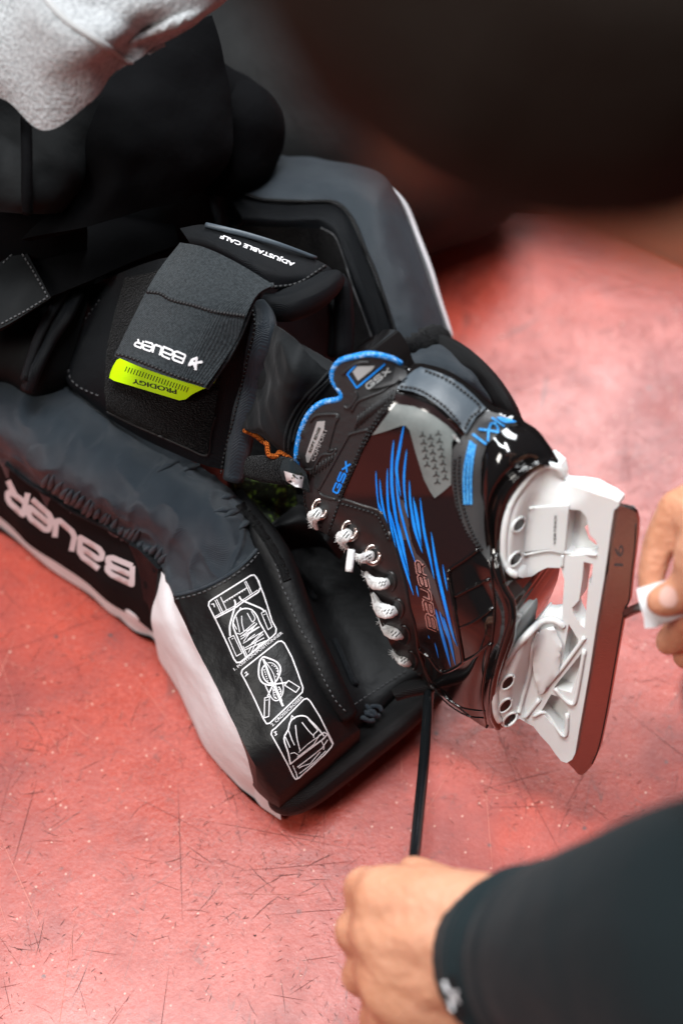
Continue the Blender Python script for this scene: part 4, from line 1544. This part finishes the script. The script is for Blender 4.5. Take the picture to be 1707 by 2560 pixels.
# eyelets and laces
eye = [zM([(752, 383)])[0], zM([(985, 552)])[0], zM([(1168, 742)])[0]]
for e in eye:
    rg = []
    for k in range(17):
        a = 2 * math.pi * k / 16
        rg.append((e[0] + 17.5 * math.cos(a), e[1] + 22 * math.sin(a)))
    ds = hits(rg, [collar, fac, boot])
    ds = [sum(ds) / len(ds)] * len(ds)
    tube('eyelet', [CAM + ray(*p).normalized() * (d - .0035) for p, d in zip(rg, ds)], .0021, 'eyelet', skate, n=8, sub=2)
allT = [collar, fac, boot]
slots = [zH([(205, 640)])[0], zH([(265, 855)])[0], zH([(312, 1062)])[0], zH([(370, 1262)])[0]]
for e in slots:
    rg = [(e[0] + 15 * math.cos(2 * math.pi * k / 12) + 4, e[1] + 21 * math.sin(2 * math.pi * k / 12)) for k in range(12)]
    drape('lace_hole', [rg], allT, .0004, 'dark_hole', skate, step=6)
    rg2 = [(e[0] + 6 + 17 * math.cos(a), e[1] + 24 * math.sin(a)) for a in [(-1.7 + k * .35) for k in range(9)]]
    drape_tube('hole_rim', rg2, allT, .0003, .0013, 'facing', skate, n=6)
LACES = [
    (zM, [(752, 385), (722, 425), (692, 460), (722, 535)], [20, 34, 36, 18], 0),
    (zM, [(985, 555), (955, 590), (912, 625), (968, 690)], [22, 36, 36, 18], 1),
    (zM, [(1168, 745), (1135, 760), (1085, 775), (1030, 745)], [22, 36, 36, 18], 2),
    (zM, [(1290, 960), (1240, 970), (1165, 960), (1110, 885)], [24, 34, 34, 15], 3),
    (zH, [(285, 870), (220, 875), (150, 850), (98, 738)], [24, 40, 40, 15], 4),
    (zH, [(332, 1068), (270, 1050), (210, 1010), (158, 925)], [22, 34, 34, 15], 5),
    (zH, [(392, 1280), (340, 1255), (295, 1215), (262, 1188)], [24, 34, 26, 8], 6),
]
lace_o = []
for z, pts, ws, i in LACES:
    P_ = z(pts)
    k0 = .3189
    d0 = hits([P_[0]], allT)[0]
    dd = [d0 + .0015, d0 - .005, d0 + .002, d0 + .012]
    P3 = [CAM + ray(*p).normalized() * d for p, d in zip(P_, dd)]
    rr = [q * k0 / 3560 * d0 * 1.4 for q in ws]
    lo = tube('lace_loop', P3, rr, 'lace', skate, n=14, sub=8, flat=.6, disp=lambda t, a: .05 * math.sin(30 * t + 3 * a) + .03 * math.sin(9 * a))
    lace_o.append(lo)
    mk = []
    random.seed(i)
    a, b = P_[0], P_[1]
    ux, uy = b[0] - a[0], b[1] - a[1]
    L = math.hypot(ux, uy)
    ux, uy = ux / L, uy / L
    for j in range(5):
        t = (.5 + .22 * j) * L
        o = (-1) ** j * 3.6
        c = (a[0] + ux * t - uy * o, a[1] + uy * t + ux * o)
        mk += stroke([(c[0] - 2.5, c[1] + 2.8), (c[0] + 2.5, c[1] - 2.8)], 2.4)
    drape('lace_fleck', mk, lo, .0004, 'lace_mark', lo, grid=False, step=5)
aglet = tube('lace_tip', [PD(*zM([(1000, 700)])[0], .985), PD(*zM([(990, 780)])[0], .985), PD(*zM([(978, 875)])[0], .985)], [.0026, .0029, .0027], 'lace', skate, n=10, sub=3)
# fluff of the lace ends
random.seed(11)
for z, pts, ws, i in LACES:
    P_ = z(pts)
    vf = []
    for k in range(60):
        t = random.uniform(.8, 2.95)
        j = int(t)
        f = t - j
        q = (P_[j][0] * (1 - f) + P_[j + 1][0] * f, P_[j][1] * (1 - f) + P_[j + 1][1] * f)
        an = random.uniform(1.6, 4.2)
        ln = random.uniform(9, 19)
        d0 = (hit(q[0], q[1], [lace_o[i]]) or 1.0) + .001
        p0 = PD(q[0], q[1], d0 * 1.0 / ray(*q).length)
        p1 = p0 + (RT * math.cos(an) - U * math.sin(an)) * ln / 3560 * d0 + W * random.uniform(-.002, .002)
        vf.append(tube('', [p0, p1], [.00022, .0001], 'lace', n=3, sub=1, build_it=False))
    build('fibres', *merge(vf), 'lace', lace_o[i])

# holder and runner


ED = smooth2(sole_l, 4)
BL = [(1552, 1262), (1520, 1450), (1480, 1680), (1440, 1890)]


def hold_h(px, py):
    ds = segd(px, py, ED)
    db = segd(px, py, BL)
    t = ds / (ds + db + 1e-6)
    web = .0145 - .0085 * min(1, t)
    dh = math.hypot(px - 1407, py - 1190)
    dt = math.hypot(px - 1262, py - 1828)
    pl_ = .033 * fr_(dh / 230, .1) * fr_(dt / 150, .45)
    u = max(0, min(1, (ds - 26) / 42))
    u = u * u * (3 - 2 * u)
    return max(web, pl_ * (1 - u) + web * u) * min(1, .3 + dh / 110)


hold_outer = zE([(792, 520), (793, 480), (760, 437), (700, 417), (655, 425), (600, 455), (520, 555), (465, 640), (432, 730), (410, 850), (405, 960), (410, 1040), (440, 1105), (480, 1135), (530, 1148), (590, 1140), (640, 1105), (690, 1082), (780, 1085)]) + \
    zI([(800, 0), (790, 150), (795, 310), (770, 275), (720, 252), (650, 268), (560, 350), (450, 480), (375, 620), (352, 700), (350, 780), (358, 860), (380, 915), (400, 945), (450, 930), (510, 895), (560, 925), (600, 945), (650, 1010), (700, 1062), (740, 1120), (780, 1170), (815, 1182), (850, 1160), (870, 1120), (890, 1000), (915, 860), (960, 600), (1005, 300), (1055, 0)]) + \
    zE([(1085, 950), (1105, 800), (1120, 712), (1152, 685), (1150, 660), (1100, 635), (1000, 605), (880, 560), (800, 535)])
h1 = zE([(830, 705), (900, 712), (940, 750), (952, 810), (965, 870), (1000, 905), (1022, 950), (1012, 990), (960, 1000), (835, 1008), (808, 985)])
h2 = zE([(925, 1045), (985, 1060), (972, 1200)]) + zI([(958, 0), (942, 190), (930, 310), (900, 285), (862, 225), (850, 180), (895, 130), (915, 0)])
h3 = zI([(828, 285), (890, 385), (885, 425), (800, 535), (788, 515)])
h4 = zI([(925, 455), (915, 500), (845, 728), (800, 715), (735, 695), (760, 660)])
h5 = zI([(715, 738), (770, 758), (825, 822), (800, 992), (775, 995), (650, 850)])
h6 = zI([(618, 905), (650, 940), (730, 1010), (800, 1075), (820, 1100), (800, 1130), (760, 1090), (690, 1010)])
hold = relief('blade_holder', hold_outer, [h1, h2, h3, h4, h5], hold_h, 'holder', skate, step=6, sharp=R_(38), far=lambda x, y: min(1, (.0145 - .0085 * min(1, segd(x, y, ED) / (segd(x, y, ED) + segd(x, y, BL)))) / hold_h(x, y)))
web = relief('holder_web', zE([(820, 690), (905, 700), (950, 750), (955, 800), (930, 820), (960, 900), (1035, 960), (1020, 1010), (800, 1020)]), [], lambda x, y: -.004, 'holder', hold, step=16, both=-.006)
for q in (h3, h4, h5):
    cx = sum(p[0] for p in q) / len(q)
    cy = sum(p[1] for p in q) / len(q)
    q2 = [(cx + (p[0] - cx) * 1.12, cy + (p[1] - cy) * 1.12) for p in q]
    relief('holder_web', q2, [], lambda x, y: -.004, 'holder', hold, step=16, both=-.006)
HT = [hold]
# pillar faces: broad near shells
drape('front_pillar', [zI([(640, 740), (600, 600), (590, 480), (600, 400), (650, 320), (730, 300), (785, 415), (765, 600), (660, 735)])], HT, .0035, 'holder', hold, step=10, dome=.002)
drape('rear_pillar', [zE([(545, 980), (555, 850), (580, 700), (700, 690), (830, 680), (800, 985), (700, 965)])], HT, .002, 'holder', hold, step=10)
for pts in ([(575, 700), (700, 690), (830, 682)], [(540, 1000), (700, 970), (800, 985), (1010, 1000)], [(790, 1000), (785, 1080)]):
    drape_tube('holder_seam', zE(pts), HT, .0006, .0012, 'holder', hold, n=6)
for pts in ([(640, 730), (760, 600), (880, 440), (930, 370)], [(600, 880), (680, 860), (800, 1010), (820, 860)], [(930, 450), (880, 730), (855, 800), (800, 770), (740, 700)], [(545, 890), (640, 770)], [(625, 330), (590, 440), (575, 600), (520, 800), (505, 860)]):
    drape_tube('holder_rib', zI(pts), HT, .0008, .0016, 'holder', hold, n=7)
for nm, z, pts in [('rim_bead', zE, [(792, 490), (760, 441), (700, 421), (655, 429), (600, 460), (520, 560), (465, 645), (434, 735), (413, 850), (408, 960), (413, 1040), (443, 1102), (490, 1132)]),
                   ('rim_bead', zI, [(793, 300), (765, 275), (720, 256), (650, 272), (560, 354), (450, 484), (378, 622), (355, 700), (354, 780), (362, 860), (384, 912)])]:
    drape_tube(nm, z(pts), HT, .0005, .0026, 'holder', hold, n=8)
for z, c, ang in [(zE, (505, 805), -55), (zE, (483, 1028), -55), (zI, (435, 660), -50), (zI, (420, 810), -50), (zI, (450, 900), -45)]:
    cc = z([c])[0]
    rg = []
    for k in range(16):
        a = 2 * math.pi * k / 16
        x, y = 21 * math.cos(a), 11.5 * math.sin(a)
        ca, sa = math.cos(R_(ang)), math.sin(R_(ang))
        rg.append((cc[0] + x * ca - y * sa, cc[1] + x * sa + y * ca))
    bo = drape('holder_bolt', [rg], HT, .0005, 'dark_hole', hold, step=6)
    drape_tube('bolt_rim', rg + [rg[0]], HT, .0002, .0011, 'holder', hold, n=6, smooth_sub=1)
drape_text('holder_lettering', [fit_text('VERTEXX', pt(zE, 745, 935), pt(zE, 750, 745), 6, 0, .2)], [hold] + [o for o in hold.children if o.name.startswith('rear')], .0006, 'grey_dark', hold)
runner = relief('steel_runner', zE([(1110, 712), (1152, 684), (1190, 692), (1235, 705), (1262, 730), (1275, 780), (1272, 880), (1262, 960), (1240, 1130), (1225, 1292)]) +
                zI([(1195, 200), (1150, 450), (1080, 850), (1030, 1080), (985, 1190), (950, 1230), (915, 1262), (890, 1255), (860, 1220), (822, 1180), (850, 1120), (868, 1060), (890, 960), (955, 600), (1000, 300), (1050, 0)]) + zE([(1080, 940), (1100, 780)]),
                [], lambda x, y: .0022, 'steel', skate, step=14)
drape_tube('runner_groove', zE([(1116, 716), (1104, 800), (1086, 940), (1070, 1100)]) + zI([(1054, 0), (1003, 300), (958, 600), (912, 860), (890, 980), (868, 1080), (845, 1150)]), [runner], .0001, .0013, 'dark_hole', runner, n=6)
drape_tube('runner_edge', zE([(1262, 800), (1252, 960), (1232, 1130), (1216, 1292)]) + zI([(1186, 200), (1141, 450), (1071, 850), (1021, 1080), (978, 1185)]), [runner], .0001, .0005, 'dark_hole', runner, n=5)
drape_text('runner_mark', [fit_text('16', pt(zN, 290, 870), pt(zN, 300, 590), 22, 0)], [runner], .0003, 'streak', runner)
# the stone of the far outsole between the pillars gets its rim
drape_tube('outsole_rim', zE([(375, 1060), (385, 1120), (400, 1180)]) + zH([(1060, 420), (1075, 560), (1130, 700), (1185, 800), (1195, 930), (1160, 1060), (1100, 1240), (1055, 1400), (1035, 1560), (1040, 1700), (1080, 1780)]),
           T, .0002, .0028, 'gloss', skate, n=8)

# ================================================================== THE KNEELING PLAYER
player = empty('person', PZ(300, 900, 0), 'kneeling person in grey heather sweatshirt and black pants, wearing pad and skate', 'person')
kneeling = blob('body', [
    [(PD(-350, -250, 1.12), .16), (PD(-150, 0, 1.14), .15), (PD(120, 250, 1.19), .11), (PD(360, 450, 1.22), .085)],
    [(PD(150, 900, 1.18), .05), (PD(400, 850, 1.14), .046), (PD(600, 880, 1.12), .026), (PD(720, 940, 1.05), .028), (PD(830, 1000, 1.03), .026), (PD(930, 1080, 1.03), .024)],
    [(PD(360, 450, 1.22), .085), (PD(220, 700, 1.24), .07), (PD(150, 900, 1.18), .055)],
], 'leggings', player, voxel=.008, smooth=6)
leg = patch('leggings_cuff', [
    [(590, 830, 1.10), (660, 805, 1.04), (740, 850, .98), (800, 915, .985), (870, 950, 1.0)],
    [(600, 900, 1.09), (670, 880, 1.02), (730, 910, .973), (790, 950, .985), (850, 990, 1.0)],
    [(600, 980, 1.09), (660, 960, 1.03), (710, 985, .985), (760, 1020, 1.0), (800, 1050, 1.01)],
    [(600, 1070, 1.055), (650, 1060, 1.02), (690, 1085, 1.01), (735, 1120, 1.015), (780, 1150, 1.03)],
    [(610, 1085, 1.065), (655, 1090, 1.035), (695, 1120, 1.025), (738, 1150, 1.025), (790, 1200, 1.04)],
], 'leggings', player, sub=10, thick=.003, mode='d', disp=.0028, dscale=30, aniso=(.6, -.8, .2))
for pts in (zD([(470, 160), (380, 250), (300, 340), (180, 460), (90, 600), (45, 740), (40, 870)]), zD([(480, 190), (400, 290), (290, 390), (200, 490), (120, 620), (80, 740), (70, 860)]), zD([(410, 300), (290, 430), (190, 560), (130, 680), (100, 800)])):
    drape_tube('cuff_seam', pts, [leg], .0004, .0012, 'leggings', player)
otm = drape_tube('orange_trim', [(612, 1076), (638, 1088), (658, 1104), (668, 1112), (672, 1136), (690, 1141), (700, 1130), (716, 1138), (740, 1152)], [leg], .0006, .0019, 'orange', player, n=8)
tg_ = tube('lace_bite_strap', [PD(622, 1168, 1.05), PD(665, 1172, 1.035), (PD(720, 1178, 1.02)), PD(770, 1185, 1.02)], [.0085, .0105, .0105, .009], 'velcro', player, n=10, sub=6, flat=.6)
lab = patch('size_label', [
    [(706, 1150, 1.005), (730, 1148, .998), (765, 1180, 1.01)],
    [(700, 1175, 1.005), (735, 1185, .995), (770, 1200, 1.01)],
    [(706, 1200, 1.01), (740, 1212, 1.0), (775, 1232, 1.015)],
], 'rib', player, sub=6, mode='d', thick=.003)
lw = drape('label_print', [zM([(470, 85), (530, 105), (625, 130), (612, 220), (560, 210), (490, 165)])], lab, .0008, 'print_white', lab, step=8)
drape_text('label_digits', [fit_text('12', pt(zM, 612, 145), pt(zM, 530, 145), -14, .04), fit_text('4 in', pt(zM, 570, 8), pt(zM, 522, 8), -7, .0)], [lw, lab], .0006, 'black_print', lab)

sweat = patch('sweatshirt', [
    [(-200, -150, .95), (0, -150, .93), (180, -150, .91), (380, -150, .90), (560, -150, .91), (700, -150, .93), (800, -100, .96)],
    [(-200, 0, .95), (0, 0, .93), (120, 0, .895), (260, 10, .905), (400, 10, .91), (540, 0, .93), (620, -25, .96)],
    [(-180, 120, .96), (0, 110, .93), (130, 110, .90), (260, 90, .90), (360, 70, .93), (450, 55, .92), (540, 30, .97)],
    [(-150, 220, .97), (0, 190, .94), (110, 215, .92), (215, 170, .915), (290, 128, .93), (365, 98, .935), (452, 86, .95)],
    [(-150, 290, .98), (0, 243, .955), (112, 325, .94), (222, 258, .935), (281, 186, .94), (346, 146, .94), (382, 113, .945)],
], 'sweat', player, sub=10, mode='d', thick=.004, disp=.006, dscale=10)
for off_ in (0, 14):
    drape_tube('sweatshirt_seam', zA([(205 + off_, -10), (265 + off_, 60), (330 + off_, 115), (410 + off_, 165), (480 + off_, 212), (540 + off_, 255), (600 + off_, 288)]), sweat, .0004, .0017, 'sweat_seam', player)
patch('hockey_pants', [
    [(-150, 200, .97), (0, 230, 1.0), (70, 290, 1.0), (140, 310, 1.01), (260, 240, 1.03)],
    [(-150, 330, .97), (0, 380, .985), (68, 390, .985), (160, 400, 1.0), (240, 380, 1.03)],
    [(-150, 450, .98), (0, 480, .99), (70, 490, .99), (150, 480, 1.0), (190, 470, 1.03)],
    [(-150, 520, 1.0), (0, 525, 1.0), (66, 530, 1.0), (130, 532, 1.01), (158, 525, 1.04)],
], 'pants_grey', player, sub=9, mode='d', thick=.012, disp=.006, dscale=14)
tube('pants_seam', [PD(*p) for p in [(66, 295, .98), (68, 390, .975), (68, 480, .98), (70, 532, .99)]], .004, 'pants', player, n=8, sub=5)
patch('thigh_fabric', [
    [(-120, 470, 1.05), (0, 500, 1.05), (90, 520, 1.05), (200, 520, 1.06)],
    [(-120, 560, 1.06), (0, 580, 1.06), (90, 590, 1.06), (220, 580, 1.07)],
    [(-120, 800, 1.12), (0, 800, 1.12), (90, 800, 1.12), (220, 700, 1.12)],
], 'pants', player, sub=7, mode='d', thick=.02, disp=.006, dscale=14)
patch('thigh_fabric', [
    [(220, 230, 1.03), (300, 170, 1.04), (380, 120, 1.05), (520, 40, 1.08)],
    [(200, 350, 1.02), (320, 330, 1.02), (420, 320, 1.04), (560, 250, 1.10)],
    [(170, 480, 1.03), (300, 460, 1.02), (440, 430, 1.05), (560, 380, 1.10)],
    [(60, 600, 1.04), (250, 560, 1.03), (420, 520, 1.06), (500, 480, 1.10)],
], 'pants', player, sub=9, mode='d', thick=.015, disp=.012, dscale=10)
kg = blob('knee_guard', [[(PD(560, 290, 1.17), .04), (PD(610, 340, 1.17), .036), (PD(580, 380, 1.16), .04)]], 'pants_grey', player, voxel=.006,
          balls=[(PD(590, 325, 1.16), .042, .040, .050, Matrix.Rotation(.5, 3, 'X'))])
kg.data.materials[0] = M['pants']
patch('knee_guard_panel', [
    [(380, 130, 1.06), (480, 110, 1.09), (560, 150, 1.13)],
    [(430, 250, 1.06), (540, 240, 1.10), (660, 240, 1.15)],
    [(470, 260, 1.08), (560, 270, 1.11), (700, 300, 1.17)],
], 'pants', player, sub=8, mode='d', thick=.01, disp=.006, dscale=14)

# ================================================================== THE HELPER
helper = empty('person', Vector((.55, .35, 0)), 'person in dark long sleeves leaning in, pulling the black cord with both hands', 'person')
q = PD
hz = [
    [(q(1500, 2440, .70), .040), (q(1330, 2400, .78), .034), (q(1200, 2380, .825), .031)],
    [(q(1250, 2300, .83), .027), (q(1080, 2262, .845), .024), (q(965, 2250, .86), .0225)],
    [(q(1250, 2400, .83), .027), (q(1080, 2340, .838), .024), (q(955, 2335, .855), .021)],
    [(q(1250, 2460, .83), .026), (q(1080, 2430, .84), .023), (q(960, 2430, .86), .020)],
    [(q(1250, 2520, .835), .026), (q(1100, 2520, .85), .023), (q(985, 2530, .868), .0185)],
    # index, middle, ring, little finger: over the knuckle and down
    [(q(965, 2235, .86), .0165), (q(912, 2222, .878), .0150), (q(910, 2250, .905), .013), (q(985, 2262, .915), .0115)],
    [(q(950, 2335, .858), .0155), (q(888, 2328, .878), .0145), (q(885, 2340, .905), .0125), (q(960, 2350, .915), .011)],
    [(q(955, 2430, .862), .015), (q(902, 2440, .885), .0135), (q(905, 2445, .91), .012), (q(970, 2450, .918), .0105)],
    [(q(985, 2530, .868), .0145), (q(940, 2545, .888), .012), (q(945, 2550, .91), .011), (q(1000, 2540, .918), .010)],
    # thumb laid along the top
    [(q(1180, 2290, .85), .021), (q(1100, 2225, .868), .016), (q(1045, 2190, .882), .0125), (q(1028, 2172, .888), .0095)],
]
Rx = Matrix.Rotation(0, 3, 'X')
Hc = PD(1330, -100, .32)
# right hand at the right edge: thumb and index pinch the tab, other fingers curl below
rh = [
    [(q(2050, 1350, .80), .040), (q(1900, 1380, .84), .034), (q(1800, 1400, .87), .030)],
    [(q(1800, 1330, .87), .024), (q(1740, 1270, .885), .018), (q(1690, 1270, .89), .0125), (q(1650, 1350, .90), .0115), (q(1628, 1430, .905), .0100), (q(1625, 1462, .908), .0092)],
    [(q(1800, 1450, .86), .024), (q(1750, 1460, .872), .0165), (q(1705, 1480, .88), .0125), (q(1668, 1500, .884), .0118), (q(1650, 1503, .887), .0105)],
    [(q(1800, 1460, .88), .022), (q(1720, 1560, .92), .0130), (q(1690, 1590, .93), .0120), (q(1670, 1605, .935), .0100)],
    [(q(1810, 1500, .89), .021), (q(1760, 1620, .94), .012), (q(1715, 1640, .95), .0105)],
]
sh_l = q(2500, 2300, .62)
sh_r = q(2650, 900, .70)
neck = q(1900, 700, .56)
hz += [[(q(1500, 2440, .70), .040), (q(1800, 2480, .62), .046), (q(2200, 2450, .58), .055), (sh_l, .065), (q(2450, 1600, .60), .10), (q(2300, 500, .50), .06), (q(2000, 150, .42), .045), (Hc, .045)],
       [(q(2050, 1350, .80), .040), (q(2350, 1150, .78), .048), (sh_r, .06), (q(2450, 1600, .62), .11), (q(2700, 2000, .95), .14)]]
rh.append([(q(800, 0, .315), .014), (q(960, 130, .31), .018), (q(1130, 260, .30), .020), (q(1320, 350, .30), .020), (q(1520, 400, .30), .022), (q(1750, 440, .30), .024)])
hbody = blob('body', hz + rh, 'skin', helper, voxel=.0028, smooth=14, balls=[
    (PD(1110, 2350, .850), .052, .043, .026, Matrix.Rotation(.3, 3, 'X')),
    (PD(1090, 2450, .852), .048, .035, .025, Matrix.Rotation(.3, 3, 'X')),
    (Hc, .050, .062, .055, Matrix.Rotation(-.5, 3, 'Z')),
])
hair = blob('hair', [[(PD(1350, -200, .29), .055), (PD(1560, -40, .29), .055), (PD(1720, 60, .30), .045)],
                     [(PD(1050, -200, .305), .042), (PD(1180, -100, .30), .048), (PD(1360, 60, .29), .044), (PD(1560, 130, .29), .040)],
                     [(PD(1620, 90, .30), .042), (PD(1800, 150, .31), .045)]], 'hair', helper, voxel=.004, smooth=6)


def fold(t, a):
    e = max(0, 1 - abs(t - .17) / .17)
    return .085 * e * math.sin(52 * t + 1.6 * math.sin(a + .4)) + .02 * math.sin(9 * t + a * 2) + .02 * noise.noise(Vector((t * 9, math.cos(a) * 2, math.sin(a) * 2)))


slv = tube('sleeve', [q(1262, 2402, .810), q(1300, 2400, .795), q(1360, 2400, .77), q(1450, 2400, .735), q(1560, 2395, .695), q(1700, 2390, .655), (q(1900, 2380, .61)), q(2200, 2360, .59), sh_l, q(2480, 1700, .60)],
           [.0440, .0470, .0500, .0545, .0590, .0645, .070, .080, .09, .13], 'jersey', helper, n=64, sub=16, disp=fold)
tube('sleeve', [q(1860, 1390, .85), q(2050, 1350, .80), q(2350, 1150, .78), sh_r, q(2480, 1600, .62)], [.045, .05, .06, .075, .13], 'jersey', helper, n=32, sub=8)
patch('sleeve', [[(2150, 700, .55), (2400, 900, .55), (2700, 1100, .55)], [(2200, 1500, .52), (2500, 1600, .50), (2800, 1700, .52)], [(2300, 2300, .60), (2600, 2400, .60), (2900, 2400, .62)]], 'jersey', helper, mode='d', thick=.12)
cuff = tube('cuff', [q(1228, 2403, .830), q(1240, 2402, .826), q(1262, 2401, .818), q(1300, 2400, .805)], [.0405, .0432, .0445, .0465], 'rib', helper, n=90, sub=5, disp=lambda t, a: .006 * math.cos(60 * a))
lb = drape('cuff_label', [zJ([(532, 680), (582, 668), (612, 770), (640, 850), (600, 862), (566, 800)])], [cuff, slv], .0008, 'label_black', cuff, step=10)
drape('label_emblem', stroke(zJ([(560, 735), (598, 790)]), 6) + stroke(zJ([(592, 735), (566, 800)]), 5) + stroke(zJ([(534, 698), (552, 745)]), 9) + stroke(zJ([(556, 770), (572, 825)]), 8), [lb], .0006, 'print_white', lb, step=8, grid=False)
# thumb nail of the right hand
drape('fingernail', [smooth2(zN([(905, 1130), (980, 1190), (1000, 1330), (950, 1400), (840, 1395), (770, 1320), (780, 1190), (850, 1120)]), 4, True)], [hbody], .0006, 'nail', hbody, step=6)

tabo = patch('pull_tab', [
    [(1590, 1472, .900), (1625, 1462, .895), (1665, 1452, .895), (1720, 1440, .89)],
    [(1598, 1510, .898), (1630, 1512, .894), (1670, 1512, .896), (1730, 1500, .89)],
    [(1608, 1545, .900), (1640, 1550, .896), (1680, 1545, .896), (1735, 1520, .89)],
    [(1610, 1571, .902), (1640, 1568, .898), (1680, 1552, .898), (1735, 1530, .89)],
], 'tab', None, sub=8, mode='d', thick=.004)
tag(tabo, 'white tab pinched between thumb and finger at the right edge', 'pull tab')
cd = tube('black_cord', [PD(1300, 1660, 1.16), PD(1450, 1590, 1.06), PD(1540, 1546, 1.0), PD(1565, 1533, .975), PD(1602, 1517, .93), PD(1640, 1508, .90)], .0034, 'cord', None, n=12, sub=8)
tag(cd, 'short black round cord running from behind the steel blade to the white tab', 'cord')
cd2 = tube('black_cord', [PZ(1105, 1700, .07), PZ(1082, 1708, .082), PZ(1072, 1730, .085), PZ(1067, 1800, .098), PZ(1058, 1920, .118), PZ(1046, 2040, .138), PZ(1036, 2140, .158), PD(1030, 2190, .895), PD(1020, 2260, .91)], .0039, 'cord', None, n=12, sub=8)
tag(cd2, 'long taut black cord running from the toe of the pad down to the fist', 'cord')

# ================================================================== BACKGROUND
bag = blob('dark_duffel_bag', [[(PZ(560, 300, .12), .13), (PZ(900, 330, .13), .14), (PZ(1090, 350, .10), .11)]], 'bag', None, voxel=.012, smooth=8)
tag(bag, 'dark soft bag standing on the floor behind the far side of the pad', 'bag')
